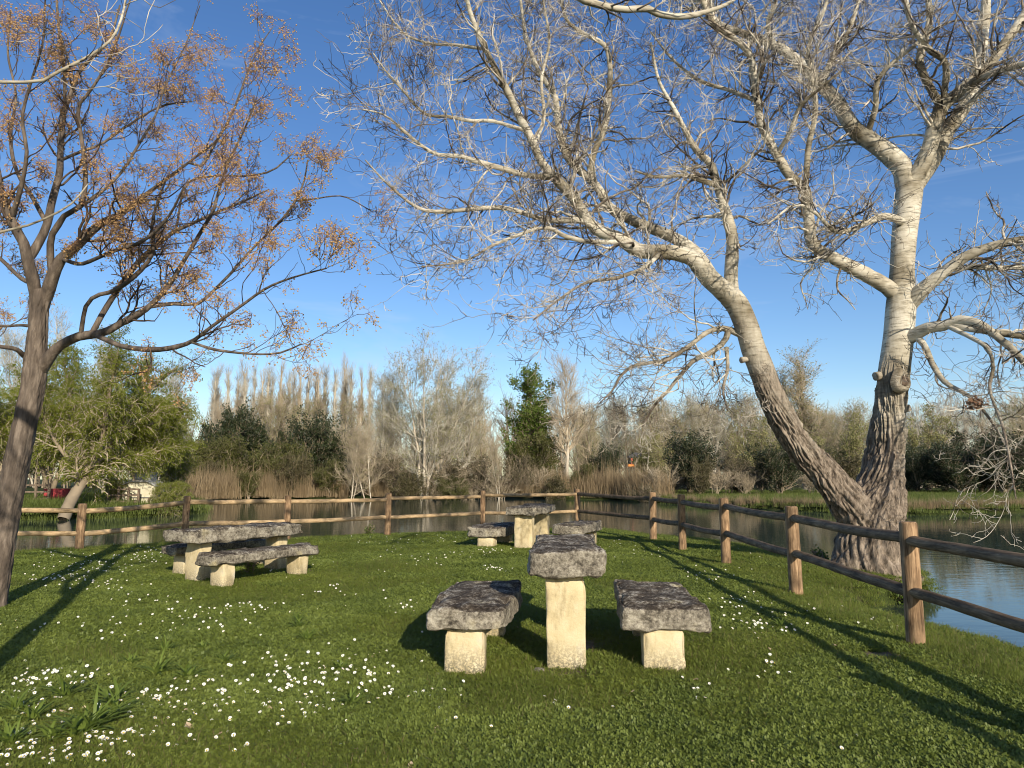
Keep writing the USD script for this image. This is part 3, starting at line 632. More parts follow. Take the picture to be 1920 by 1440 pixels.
# secondary boughs, then twigs
rng = np.random.default_rng(21)
PL, PR = T.arrays()
thin = np.ones(len(PL)); thin[[11, 12, 13, 14]] = .5
def wrap(lines, rad, M_, **k):
    return grow(rng, lines, rad, M_, **k)
b1, r1 = grow(rng, PL, PR, 760, weight=thin, n=12, t=(.15, 1.0), ang=(50, 16), length=(1.25, .45), lfall=.35, wiggle=.22, trop=(0, 0, -.04), trop_end=(0, 0, .12), ratio=.36, rmin=.0055, rmax=.024, tip=.30)
b2, r2 = grow(rng, b1, r1, 4200, n=8, t=(.2, 1.0), ang=(48, 18), length=(.58, .24), lfall=.35, wiggle=.30, trop=(0, 0, -.12), trop_end=(0, 0, .16), ratio=.5, rmin=.0044, rmax=.010, tip=.5)
b2b, r2b = grow(rng, PL, PR, 1700, weight=thin, n=8, t=(.12, 1.0), ang=(60, 18), length=(.6, .25), lfall=.3, wiggle=.32, trop=(0, 0, -.12), trop_end=(0, 0, .16), ratio=.2, rmin=.0044, rmax=.009, tip=.5)
b2, r2 = np.vstack([b2, b2b]), np.vstack([r2, r2b])
b3, r3 = grow(rng, b2, r2, 12500, n=5, t=(.15, 1.0), ang=(55, 18), length=(.25, .11), lfall=.3, wiggle=.40, trop=(0, 0, -.06), trop_end=(0, 0, .20), ratio=.7, rmin=.0034, rmax=.006, tip=.7)
b4, r4 = grow(rng, b3, r3, 15000, n=2, t=(.2, 1.0), ang=(58, 18), length=(.07, .025), lfall=.2, wiggle=.3, trop=(0, 0, .1), ratio=.9, rmin=.0036, tip=1.2)
# no twigs in the way low over the lawn
part('boughs', tubes(b1, r1, 6), M['poplar_twig'], pop, smooth=True, kind='stuff')
part('twigs', join(tubes(b2, r2, 3), tubes(b3, r3, 3), tubes(b4, r4, 3)), M['poplar_twig'], pop, smooth=True, kind='stuff')
# scars and stubs on the poplar
def scar(px, py, y, r, az, el):
    c = at(px, py, y)
    n = np.array([math.sin(az) * math.cos(el), -math.cos(az) * math.cos(el), math.sin(el)])
    a = norm(np.cross(n, [0, 0, 1.])); b = np.cross(n, a)
    th = np.arange(28) * 2 * PI / 28
    prof = [(1.35, -.55), (1.25, .0), (1.05, .30), (.82, .36), (.62, .22), (.45, -.15), (.2, -.3)]
    v = np.vstack([[c + r * (pr * (1 + .08 * math.sin(3 * t)) * (math.cos(t) * a + math.sin(t) * b * 1.15) + h * n) for t in th] for pr, h in prof])
    f = [[i * 28 + j, i * 28 + (j + 1) % 28, (i + 1) * 28 + (j + 1) % 28] for i in range(len(prof) - 1) for j in range(28)] + [[i * 28 + j, (i + 1) * 28 + (j + 1) % 28, (i + 1) * 28 + j] for i in range(len(prof) - 1) for j in range(28)]
    return (v, np.array(f)), (v[4 * 28:] + n * .004, np.array(f)[:0])
sc, _ = scar(1692, 714, D - .40, .135, .40, -.05)
part('branch_scar', sc, M['poplar'], pop, smooth=True, label='hollow ringed scar of a sawn off branch')
hol = trimesh.creation.icosphere(3, .085); hol.apply_scale([1, .5, 1]); hol.apply_translation(at(1695, 714, D - .43))
part('scar_hollow', hol, M['poplar_wood'], pop, smooth=True)
def stub(px0, py0, px1, py1, y0, y1, r, name='branch_stub'):
    a, b = at(px0, py0, y0), at(px1, py1, y1)
    s = np.linspace(0, 1, 8)[:, None]
    v, f, uv = thick_tube(a * (1 - s) + b * s, r * np.array([1.5, 1.25, 1.1, 1, 1, 1.0, 1.0, .97]), 16, lambda th, s_, P, R: R * .6 * (meshkit.fbm(P * 14, 3, 5) - .5))
    v[-1] = v[-17:-1].mean(0)
    part(name, (v, f), M['poplar'], pop, smooth=True)
stub(1413, 672, 1390, 675, D - .7, D - .84, .05)
stub(1660, 702, 1641, 706, D - .05, D - .10, .075)
stub(1690, 768, 1706, 764, D, D - .1, .06)
# a rusty clump of dead leaves caught in its twigs
rc_ = np.random.default_rng(3)
cp_ = at(1829, 758, D - 2.0) + rc_.normal(size=(130, 3)) * [.055, .05, .04]
p_ = part('leaf_clump', leaf_faces(rc_, cp_, rc_.normal(size=(130, 3)), .06, .022, 1, .01), M['stalk'])
tag(p_, 'rusty brown clump of dead leaves caught in drooping poplar twigs', 'leaf clump')

# the chinaberry tree on the left
DM = 8.1
mel = thing('chinaberry_tree', 'leaning brown barked tree hung with tan berries at the left edge', 'tree')
B = Tree(mel, M['melia'])
B.limb([(-26, 1168, 70), (-18, 1140, 62), (-8, 1090, 57), (3, 1030, 54), (20, 928, 53), (41, 819, 51), (60, 735, 50), (66, 690, 50), (69, 640, 42), (72, 590, 41), (76, 562, 44), (78, 545, 42)], 0, 'trunk', n=150, sides=64, disp=furrow(20, 30, .016, 9, 4), depth=DM, grow_it=False)
ML = [
    ([(70, 562, 28), (60, 525, 27), (52, 490, 26), (45, 460, 23), (20, 410, 20), (5, 370, 18), (-10, 300, 14), (-30, 220, 10)], -.6),
    ([(52, 488, 20), (75, 450, 19), (88, 420, 18), (100, 370, 16), (112, 320, 15), (115, 250, 14), (120, 210, 13), (135, 170, 11), (145, 140, 10), (165, 115, 8), (205, 75, 6), (225, 10, 4)], .6),
    ([(122, 205, 9), (120, 120, 8), (110, 50, 7), (105, -20, 5)], .3),
    ([(84, 560, 30), (97, 520, 27), (115, 485, 24), (145, 460, 20), (170, 435, 18), (195, 415, 16), (220, 405, 14), (255, 380, 12), (280, 360, 9), (320, 330, 7), (360, 300, 5), (405, 265, 4)], -.5),
    ([(96, 520, 18), (95, 450, 15), (110, 420, 14), (125, 400, 12), (150, 388, 12), (160, 345, 11), (157, 300, 10), (150, 240, 9), (147, 200, 8), (170, 170, 7), (200, 120, 6), (225, 60, 5), (240, 10, 4), (260, -40, 3)], -.9),
    ([(78, 690, 30), (92, 670, 26), (110, 650, 22), (150, 630, 20), (190, 625, 18), (220, 610, 16), (255, 590, 14), (280, 575, 12), (320, 530, 10), (350, 480, 9), (380, 430, 8), (400, 395, 7), (410, 360, 6), (430, 300, 5), (455, 250, 4), (480, 190, 3)], -.7),
    ([(178, 628, 11), (225, 648, 11), (280, 655, 12), (320, 652, 11), (360, 640, 9), (400, 610, 7), (450, 575, 6), (500, 540, 5), (550, 520, 4), (612, 503, 3)], -1.4),
    ([(358, 641, 6), (400, 655, 6), (450, 662, 5), (500, 664, 4), (530, 660, 4), (565, 645, 3)], -.3),
    ([(152, 630, 10), (160, 575, 9), (180, 555, 9), (215, 545, 10), (250, 520, 10), (278, 490, 9), (288, 465, 8), (285, 430, 7), (290, 395, 6), (310, 340, 4)], -.9),
    ([(172, 627, 13), (200, 575, 12), (230, 530, 12), (260, 490, 12), (295, 460, 11), (325, 435, 9), (370, 415, 7), (400, 400, 6), (440, 385, 5), (505, 355, 3)], .6),
    ([(278, 576, 8), (325, 570, 7), (370, 570, 7), (400, 545, 6), (435, 510, 6), (465, 475, 5), (500, 440, 5), (530, 410, 5), (555, 375, 5), (570, 340, 4), (577, 300, 3)], .4),
    ([(553, 377, 4), (590, 373, 3), (620, 368, 3), (650, 370, 2.5), (700, 398, 2)], -.2),
    ([(116, 486, 10), (150, 495, 9), (180, 485, 9), (215, 470, 8), (250, 460, 8), (285, 440, 7), (320, 400, 6), (345, 350, 4)], -1.3),
    ([(355, 305, 6), (380, 310, 6), (402, 270, 6), (430, 225, 5), (450, 175, 5), (465, 135, 4), (485, 90, 3), (512, 50, 2)], .2),
    ([(330, 432, 5), (350, 345, 5), (410, 330, 4), (460, 330, 4), (510, 320, 4), (548, 288, 3)], .3),
    ([(150, 388, 8), (190, 360, 7), (230, 320, 6), (260, 270, 6), (290, 220, 5), (310, 160, 4), (345, 90, 3), (375, 10, 2)], .7),
    ([(115, 300, 8), (150, 285, 7), (190, 270, 6), (240, 235, 5), (300, 200, 4), (360, 190, 3)], .5),
    ([(45, 668, 12), (30, 655, 10), (0, 650, 9), (-40, 648, 7)], -.5),
    ([(66, 612, 8), (40, 610, 7), (0, 611, 6), (-40, 600, 5)], .4),
    ([(58, 530, 12), (40, 522, 10), (0, 485, 9), (-40, 450, 7)], .5),
    ([(20, 410, 12), (40, 350, 11), (50, 290, 9), (42, 220, 8), (60, 150, 6), (80, 80, 5), (85, 0, 4)], -.8),
    ([(88, 420, 11), (60, 370, 10), (30, 320, 9), (20, 250, 8), (30, 180, 6), (15, 100, 5), (20, 20, 4)], .5),
]
for pts, dy in ML:
    B.limb(pts, dy, 'limb', sides=12 if pts[0][2] > 18 else 7)
rng = np.random.default_rng(33)
BL, BR = B.arrays()
c1, q1 = grow(rng, BL, BR, 300, n=9, t=(.25, 1.0), ang=(46, 13), length=(.50, .20), lfall=.3, wiggle=.17, trop=(0, 0, .10), ratio=.38, rmin=.0035, tip=.5)
c2, q2 = grow(rng, c1, q1, 760, n=6, t=(.3, 1.0), ang=(44, 13), length=(.26, .10), lfall=.2, wiggle=.18, trop=(0, 0, .12), ratio=.7, rmin=.0028, tip=.7)
part('twigs', join(tubes(c1, q1, 5), tubes(c2, q2, 4)), M['melia_twig'], mel, smooth=True, kind='stuff')
# fruit sprays hang from the twig tips: fine stalks and berries
wgt = np.clip((c2[:, -1, 2] - 1.2) / 3.0, .12, 1)
wgt = wgt * (rng.random(len(c2)) < .72)
s1, u1 = grow(rng, c2, q2, 5600, n=5, t=(.72, 1.0), ang=(75, 30), length=(.135, .045), lfall=.1, wiggle=.28, trop=(0, 0, -.22), trop_end=(0, 0, -.32), ratio=.5, rmin=.0013, tip=.8, weight=wgt)
s2, u2 = grow(rng, s1, u1, 24000, n=2, t=(.3, 1.0), ang=(50, 18), length=(.065, .02), lfall=.2, wiggle=.3, trop=(0, 0, -.25), ratio=.8, rmin=.0013, tip=.9)
part('fruit_stalks', join(tubes(s1, u1, 3), tubes(s2, u2, 3)), M['stalk'], mel, kind='stuff')
pick = rng.random(len(s2)) < .82
ends = s2[pick, -1]
oc = trimesh.creation.icosphere(0, .0088)
bv = (ends[:, None, :] + oc.vertices[None] * rng.uniform(.75, 1.15, len(ends))[:, None, None]).reshape(-1, 3)
bf = (np.arange(len(ends))[:, None, None] * len(oc.vertices) + oc.faces[None]).reshape(-1, 3)
part('berries', (bv, bf), M['berry'], mel, smooth=True, kind='stuff')

# a second poplar, just left of the frame: a few of its limbs reach into the picture, its shade lies on the lawn
pop2 = thing('white_poplar', 'pale poplar just outside the frame, white bough crossing the top left corner', 'tree')
N2 = Tree(pop2, M['poplar_pale'])
def limb3(tree, pts, name='limb', sides=12, grow_it=True, n_out=24):
    w = np.array(pts, float)
    sp, L = spline(w, int(np.clip(np.linalg.norm(np.diff(w[:, :3], axis=0), axis=1).sum() / .1, 12, 90)))
    v, f, uv = thick_tube(sp[:, :3], sp[:, 3], sides, lambda th, s_, P, R: R * .25 * (meshkit.fbm(P * 6, 2, 5) - .5))
    part(name, (v, f), tree.mat, tree.prim, smooth=True)
    if grow_it:
        o, _ = spline(sp, n_out); tree.lines.append(o[:, :3]); tree.rads.append(o[:, 3])
limb3(N2, [(-2.95, 3.3, -.1, .13), (-2.97, 3.3, .6, .095), (-3.05, 3.35, 1.6, .085), (-3.15, 3.3, 2.8, .08), (-3.2, 3.2, 4.2, .075), (-3.1, 3.1, 5.6, .065), (-3.2, 3.0, 7.2, .06), (-3.1, 2.9, 8.6, .02)], 'trunk', 28, False)
w0, w1, w2, w3 = at(-40, 152, 4.3), at(75, 152, 4.4), at(150, 115, 4.5), at(205, 78, 4.6)
w4 = at(237, -10, 4.7)
limb3(N2, [(-3.15, 3.3, 3.2, .05), (*at(-150, 140, 4.1), .024), (*w0, .012), (*w1, .010), (*at(118, 128, 4.45), .0095), (*w2, .0095), (*w3, .0085), (*at(226, 40, 4.65), .008), (*w4, .0075), (*at(245, -90, 4.8), .006)], n_out=24)
t0 = [at(1010, -90, 5.6), at(1075, -12, 5.7), at(1120, 8, 5.8), at(1170, 18, 5.85), at(1213, 16, 5.9), at(1240, 28, 5.95), at(1285, 31, 6.0), at(1324, 22, 6.1), at(1360, 9, 6.2), at(1385, -8, 6.3), at(1430, -60, 6.5)]
limb3(N2, [(-3.2, 3.2, 4.6, .075), (-2.2, 3.9, 5.6, .065), (-1.2, 4.6, 5.9, .055), (-.3, 5.1, 5.7, .045)] + [(*p, r) for p, r in zip(t0, (.040, .032, .030, .030, .031, .030, .029, .022, .018, .014, .01))])
limb3(N2, [(-3.1, 3.3, 2.3, .06), (-3.0, 2.2, 3.4, .045), (-2.5, 1.2, 4.3, .035), (-1.8, .2, 5.0, .02)])
limb3(N2, [(-3.2, 3.2, 4.0, .07), (-4.0, 2.2, 5.0, .05), (-4.6, 1.2, 6.2, .035), (-4.7, .5, 7.5, .02)])
limb3(N2, [(-3.15, 3.2, 5.0, .06), (-2.4, 2.2, 6.0, .045), (-1.6, 1.4, 7.0, .03), (-1.2, .8, 8.0, .02)])
limb3(N2, [(*at(-150, 480, 4.2), .012), (*at(-20, 440, 4.3), .009), (*at(60, 420, 4.4), .007), (*at(130, 385, 4.5), .006), (*at(165, 345, 4.6), .004)])
rng = np.random.default_rng(44)
NL, NR = N2.arrays()
d1, e1 = grow(rng, NL[[2, 3, 4]], NR[[2, 3, 4]], 70, n=9, t=(.3, 1), ang=(50, 15), length=(.9, .3), wiggle=.2, trop=(0, 0, .08), ratio=.4, rmin=.005, tip=.4)
d1b, e1b = grow(rng, NL[[0, 1]], NR[[0, 1]], 46, n=9, t=(.55, 1), ang=(50, 15), length=(.55, .2), wiggle=.25, trop=(0, 0, .05), ratio=.3, rmin=.004, tip=.4)
d1, e1 = np.vstack([d1, d1b]), np.vstack([e1, e1b])
d2, e2 = grow(rng, d1, e1, 460, n=6, t=(.2, 1), ang=(50, 15), length=(.35, .12), wiggle=.3, trop=(0, 0, .1), ratio=.6, rmin=.0035, tip=.6)
part('twigs', join(tubes(d1, e1, 5), tubes(d2, e2, 4)), M['poplar_twig'], pop2, smooth=True, kind='stuff')

# ------------------------------------------------------------------ trees beyond the pond
def make_bare(name, seed, H, r0, shape, twig_mat, trunk_mat, buds=None, dens=1.0, lean=0.0, stems=1, sides=(8, 4, 3)):
    """A leafless tree as a class to reference: trunk, crown (boughs and twigs), buds."""
    r = np.random.default_rng(seed)
    k = klass(name)
    trunks, trads = [], []
    for s in range(stems):
        n = 14
        z = np.linspace(0, 1, n)
        off = r.normal(0, .5 if stems > 1 else 0, 2) * .6
        spread = r.normal(0, shape.get('stem_spread', .12) * H, 2) if stems > 1 else np.array([lean * H, 0])
        wob = np.cumsum(r.normal(0, .012 * H / n * 3, (n, 2)), 0)
        top = H * (shape.get('trunk_top', .9)) * r.uniform(.85, 1.0)
        line = np.c_[off[0] + spread[0] * z ** 1.3 + wob[:, 0], off[1] + spread[1] * z ** 1.3 + wob[:, 1], top * z]
        trunks.append(line); trads.append(r0 * (1 - shape.get('taper', .9) * z) / (1 if stems == 1 else 1.5))
    tl, tr = np.array(trunks), np.array(trads)
    part('trunk', tubes(tl, tr, sides[0]), trunk_mat, k, smooth=True)
    up, t0_ = shape.get('up', .10), shape.get('t0', .2)
    l1, g1_ = grow(r, tl, tr, int(60 * dens * shape.get('n1', 1)), n=9, t=(t0_, 1.0), ang=shape.get('ang', (50, 14)), length=(H * shape.get('len', .30), H * .06), lfall=shape.get('lfall', .6), wiggle=.13, trop=(0, 0, up), ratio=.45, rmin=.02, tip=.3)
    l2, g2_ = grow(r, l1, g1_, int(520 * dens), n=6, t=(.15, 1.0), ang=(42, 14), length=(H * shape.get('len2', .115), H * .03), lfall=.4, wiggle=.18, trop=(0, 0, up * 1.1), ratio=.5, rmin=.011, tip=.5)
    l3, g3_ = grow(r, l2, g2_, int(2600 * dens), n=4, t=(.15, 1.0), ang=(40, 15), length=(H * .055, H * .016), lfall=.3, wiggle=.2, trop=(0, 0, up), ratio=.6, rmin=.0075, tip=.6)
    part('crown', join(tubes(l1, g1_, sides[1]), tubes(l2, g2_, sides[2]), tubes(l3, g3_, 3)), twig_mat, k, smooth=True, kind='stuff')
    if buds:
        per, size, bm = buds
        i = r.integers(0, len(l3), int(per))
        pts = interp_lines(l3, i, r.random(len(i)))
        part('young_leaves', leaf_faces(r, pts, r.normal(size=pts.shape), size, size * .35, 1, .06), bm, k, kind='stuff')
    return '/' + name
def make_leafy(name, seed, H, W, leaf_mat, leaf=.14, count=9000, trunk_mat=None, stems=4, up=.15, ang=(45, 18), t0=.1, lenf=.34, aspect=.4, droop=0.0):
    r = np.random.default_rng(seed)
    k = klass(name)
    n = 10
    z = np.linspace(0, 1, n)
    tl, tr = [], []
    for s in range(stems):
        a = r.uniform(0, 2 * PI); sp = W * .42 * r.uniform(.3, 1) if stems > 1 else W * .05
        line = np.c_[np.cos(a) * sp * z ** 1.2, np.sin(a) * sp * z ** 1.2, H * (.88 if stems == 1 else r.uniform(.55, .85)) * z] + np.c_[np.cumsum(r.normal(0, .03 * W / 4, (n, 2)), 0), np.zeros(n)]
        tl.append(line); tr.append(H * .018 * (1 - .85 * z))
    tl, tr = np.array(tl), np.array(tr)
    l1, g1_ = grow(r, tl, tr, 26 * stems if stems > 1 else 70, n=7, t=(t0, 1.0), ang=ang, length=(W * lenf, W * .09), lfall=.45, wiggle=.16, trop=(0, 0, up), trop_end=(0, 0, up - droop), ratio=.5, rmin=.015, tip=.4)
    l2, g2_ = grow(r, l1, g1_, 900, n=5, t=(.1, 1.0), ang=(48, 16), length=(W * .11, W * .03), lfall=.3, wiggle=.2, trop=(0, 0, up * .8), trop_end=(0, 0, up - droop), ratio=.5, rmin=.008, tip=.5)
    part('trunk', tubes(tl, tr, 8), trunk_mat or M['far_brown'], k, smooth=True)
    part('branches', join(tubes(l1, g1_, 4), tubes(l2, g2_, 3)), trunk_mat or M['far_brown'], k, smooth=True, kind='stuff')
    i = r.integers(0, len(l2), count)
    t = r.random(count)
    pts = interp_lines(l2, i, t)
    dirs = norm(interp_lines(np.gradient(l2, axis=1), i, t))
    part('foliage', leaf_faces(r, pts, dirs, leaf, leaf * aspect, 1, leaf * .9), leaf_mat, k, kind='stuff')
    return '/' + name
spread = dict(trunk_top=.85, ang=(48, 13), len=.30, up=.10, t0=.18)
upright = dict(trunk_top=.96, ang=(22, 7), len=.17, lfall=.6, up=.20, t0=.18, taper=.70, n1=1.1, len2=.08)
PROTO = {
    'white_a': make_bare('bare_white_a', 101, 15, .22, dict(spread, stem_spread=.20), M['far_white'], M['far_trunk'], (11000, .10, M['bud']), 2.0, stems=4),
    'white_b': make_bare('bare_white_b', 102, 13, .20, dict(spread, stem_spread=.16), M['far_white'], M['far_trunk'], (5200, .09, M['bud']), 1.6, stems=3),
    'white_c': make_bare('bare_white_c', 103, 9, .10, dict(spread, stem_spread=.22, len=.34, taper=.8), M['far_tan'], M['far_trunk'], (900, .10, M['bud']), .8, stems=2),
    'tan_a': make_bare('bare_tan_a', 104, 12, .20, dict(spread, stem_spread=.18), M['far_tan'], M['far_brown'], (6500, .11, M['bud']), 1.2, stems=3),
    'tan_b': make_bare('bare_tan_b', 105, 12, .22, dict(spread, t0=.3), M['far_tan'], M['far_trunk'], None, 1.1),
    'brown_a': make_bare('bare_brown_a', 106, 12, .2, dict(spread, stem_spread=.2), M['far_brown'], M['far_brown'], (3800, .12, M['bud']), 1.2, stems=3),
    'col_a': make_bare('column_poplar_a', 107, 16, .33, upright, M['far_white'], M['far_trunk'], None, .7),
    'col_b': make_bare('column_poplar_b', 108, 16, .33, upright, M['far_tan'], M['far_trunk'], None, .7),
    'col_c': make_bare('column_poplar_c', 109, 18, .26, dict(upright, taper=.9), M['far_tan'], M['far_trunk'], (3500, .13, M['bud']), 1.1),
    'brush_a': make_bare('brush_a', 110, 4, .05, dict(spread, stem_spread=.45, len=.5, len2=.2), M['far_tan'], M['far_tan'], (900, .10, M['scrub']), .9, stems=9),
    'brush_b': make_bare('brush_b', 111, 4, .05, dict(spread, stem_spread=.45, len=.5, len2=.2), M['far_brown'], M['far_brown'], (2600, .12, M['scrub']), .9, stems=9),
    'ever_a': make_leafy('evergreen_a', 120, 8, 7, M['ever'], .17, 15000, stems=5, aspect=.42),
    'ever_b': make_leafy('evergreen_b', 121, 6, 7, M['ever'], .15, 15000, stems=7, aspect=.42),
    'olive_a': make_leafy('olive_bush', 122, 6, 6, M['olive'], .15, 13000, stems=6),
    'scrub_a': make_leafy('scrub_bush', 123, 4, 5, M['scrub'], .13, 9000, stems=6),
    'green_a': make_leafy('green_tree', 124, 13.5, 7, M['green'], .18, 12000, stems=1, up=.22, ang=(52, 16), t0=.22, lenf=.42),
    'yellow_a': make_leafy('yellow_bush', 125, 8, 6, M['bud'], .13, 9000, stems=5, up=.2),
}
def far_tree(proto, px, y, H, label, cat, name, rot, group=None, wide=1.0, base=None):
    h0 = {'white_a': 15, 'white_b': 13, 'white_c': 9, 'tan_a': 12, 'tan_b': 12, 'brown_a': 12, 'col_a': 16, 'col_b': 16, 'col_c': 18, 'brush_a': 4, 'brush_b': 4, 'ever_a': 8, 'ever_b': 6, 'olive_a': 6, 'scrub_a': 4, 'green_a': 13.5, 'yellow_a': 8}[proto]
    x = (px - 960) / F_PX * y * (1 / (math.cos(PITCH) + math.sin(PITCH) * 0.0)) if False else at(px, HORIZON, y)[0]
    s = H / h0 * (1.10 if proto[:3] in ('whi', 'tan', 'bro') else 1.04)
    return copy_of(PROTO[proto], name, label, cat, (x, y, gz(x, y) - .05), rot, (s * wide, s * wide, s), group)
rng = np.random.default_rng(77)
def Htop(py, y):
    return at(960, py, y)[2]
# the row of tall columns behind, left of centre
tops = [(394 + 12.6 * i + 5 * math.sin(i * 4.7), 698 + 9 * math.sin(i * 2.9) - (8 if 17 < i < 21 else 0)) for i in range(24)]
NUM = ORD + 'sixteenth seventeenth eighteenth nineteenth twentieth twenty-first twenty-second twenty-third twenty-fourth'.split()
for i, (px, py) in enumerate(tops):
    y = 92 + 4 * math.sin(i * 2.3)
    far_tree(('col_a', 'col_b', 'col_a')[i % 3], px, y, Htop(py - 14, y), f'{NUM[i]} poplar from the left in the close row of tall narrow leafless poplars', 'tree', 'poplar_tree', i * 1.3, 'tall narrow leafless poplars in a row beyond the pond', .72 + .12 * math.sin(i * 1.9))
one = [
    ('white_a', 800, 67, 628, 'tallest whitish leafless tree at the centre of the far bank', 'bare_tree', .4, 1.15),
    ('white_b', 722, 69, 690, 'pale leafless tree left of the tallest whitish tree', 'bare_tree', 1.9, .9),
    ('white_b', 868, 70, 690, 'pale fine twigged tree right of the tallest whitish tree', 'bare_tree', 3.3, .9),
    ('white_c', 655, 63, 772, 'small white trunked tree forking over the reeds left of centre', 'bare_tree', 2.2, 1.0),
    ('white_c', 700, 64, 765, 'small white stemmed tree second right of the reeds', 'bare_tree', 4.4, 1.0),
    ('tan_a', 905, 74, 735, 'tan leafless tree just left of the green leaved tree', 'bare_tree', .9, .8),
    ('green_a', 985, 72, 690, 'green leaved tree standing alone among bare trees at centre', 'leafy_tree', .7, 1.35),
    ('tan_b', 1062, 70, 665, 'slender leafless tree with a pale forked trunk right of the green tree', 'bare_tree', .3, .8),
    ('olive_a', 1010, 71, 800, 'olive green bush at the foot of the green tree', 'bush', 2.0, 1.0),
    ('white_c', 940, 66, 790, 'many stemmed pale shrub on the bank below the green tree', 'bare_tree', 5.1, .7),
    ('col_c', 1510, 88, 655, 'tall feathery poplar seen between the two poplar trunks', 'poplar_tree', .2, 1.9),
    ('col_c', 1478, 92, 690, 'narrow poplar behind the leaning trunk, left of the feathery one', 'poplar_tree', 2.2, 1.5),
    ('tan_b', 415, 84, 752, 'tan leafless tree behind the left end of the dark evergreens', 'bare_tree', 1.0, 1.2),
    ('brown_a', 500, 84, 748, 'brown leafless tree between the two dark evergreen trees', 'bare_tree', 2.0, 1.1),
    ('tan_a', 560, 84, 742, 'tan leafless tree behind the dark evergreen bush', 'bare_tree', 3.0, 1.1),
    ('brown_a', 622, 82, 750, 'brown leafless tree under the right end of the poplar row', 'bare_tree', 4.0, 1.1),
    ('yellow_a', 1590, 78, 770, 'yellowish bush tree seen low between the two poplar trunks', 'leafy_tree', 1.6, 1.1),
    ('yellow_a', 1425, 80, 775, 'yellowish bush tree left of the leaning trunk above the dark bush', 'leafy_tree', 2.6, 1.1),
    ('yellow_a', 1235, 82, 800, 'yellowish bush tree above and right of the orange machine', 'leafy_tree', 3.6, 1.0),
    ('yellow_a', 1740, 74, 755, 'yellow green bush tree right of the upright trunk', 'leafy_tree', .6, 1.0),
    ('ever_a', 410, 74, 742, 'dark evergreen tree before the left end of the poplar row', 'evergreen_tree', .4, .8),
    ('ever_a', 478, 78, 756, 'dark evergreen tree below the middle of the poplar row', 'evergreen_tree', 2.9, .9),
    ('ever_b', 585, 76, 785, 'dark evergreen bush below the right end of the poplar row', 'evergreen_bush', 1.1, 1.0),
    ('olive_a', 445, 68, 808, 'yellowish olive bush above the left reeds', 'bush', .2, 1.1),
    ('olive_a', 372, 66, 815, 'olive bush at the right foot of the willow', 'bush', 2.2, .9),
    ('olive_a', 520, 70, 818, 'olive bush above the middle of the left reeds', 'bush', 4.2, 1.1),
    ('scrub_a', 398, 65, 868, 'brownish bush at the left end of the left reeds', 'bush', 0.4, 1.1),
    ('olive_a', 468, 64, 872, 'small olive bush in front of the left reeds', 'bush', 1.4, 1.1),
    ('scrub_a', 550, 66, 852, 'brownish bush rising from the middle of the left reeds', 'bush', 2.4, 1.1),
    ('olive_a', 622, 66, 850, 'olive bush at the right end of the left reeds', 'bush', 3.4, 1.1),
    ('scrub_a', 770, 64, 862, 'brownish bush at the foot of the tallest whitish tree', 'bush', 0.9, 1.1),
    ('olive_a', 845, 66, 858, 'olive bush among the tangled shrubs right of the tallest whitish tree', 'bush', 4.9, 1.1),
    ('olive_a', 1215, 74, 846, 'olive bush just right of the orange footed machine', 'bush', 5.9, 1.1),
    ('scrub_a', 1040, 66, 868, 'brownish bush at the left end of the right reeds', 'bush', 2.9, 1.1),
    ('ever_b', 1292, 62, 818, 'round dark evergreen bush right of the orange machine', 'evergreen_bush', .5, 1.15),
    ('scrub_a', 1312, 58, 862, 'brownish bush in front of the round evergreen bush', 'bush', 1.5, .8),
    ('ever_b', 1462, 57, 836, 'dark evergreen bush left of the leaning trunk', 'evergreen_bush', 2.5, 1.1),
    ('scrub_a', 1385, 62, 862, 'brown green bush between the two dark evergreen bushes', 'bush', 3.5, 1.0),
    ('scrub_a', 1580, 66, 855, 'brownish bush seen between the two poplar trunks', 'bush', .7, 1.2),
    ('olive_a', 1095, 68, 862, 'low green bush among the right reeds', 'bush', 3.0, .9),
    ('ever_b', 1140, 76, 838, 'dark low bush left of the orange machine', 'evergreen_bush', 4.0, .9),
    ('ever_a', 1840, 66, 790, 'big dark evergreen in the hedge on the right bank', 'evergreen_tree', 1.0, 1.2),
    ('ever_a', 1770, 68, 822, 'dark evergreen left of the biggest one in the right hedge', 'evergreen_tree', 2.6, 1.1),
    ('ever_b', 1720, 66, 842, 'low dark evergreen at the left end of the right hedge', 'evergreen_bush', 3.6, 1.0),
    ('ever_a', 1920, 64, 800, 'dark evergreen at the right edge of the picture', 'evergreen_tree', 4.6, 1.3),
    ('ever_b', 1880, 62, 828, 'dark evergreen bush in the hedge between the biggest one and the right edge', 'evergreen_bush', .3, 1.3),
    ('ever_b', 1800, 63, 836, 'dark evergreen bush standing forward in the middle of the right hedge', 'evergreen_bush', 5.0, 1.3),
    ('olive_a', 1700, 70, 838, 'olive brown bush just right of the upright trunk', 'bush', 5.3, .9),
    ('tan_a', 1900, 78, 735, 'leafless tan tree above the hedge at the right edge', 'bare_tree', 2.1, 1.0),
    ('white_b', 310, 62, 690, 'whitish leafless tree right of the willow crown', 'bare_tree', 2.5, .8),
    ('tan_a', 350, 70, 735, 'tan leafless tree behind the right side of the willow', 'bare_tree', 1.4, .8),
    ('white_b', 30, 60, 600, 'whitish leafless tree behind the trunk at the left edge', 'bare_tree', .8, .7),
    ('white_b', 190, 70, 640, 'whitish leafless tree behind the middle of the willow', 'bare_tree', 5.6, .8),
]
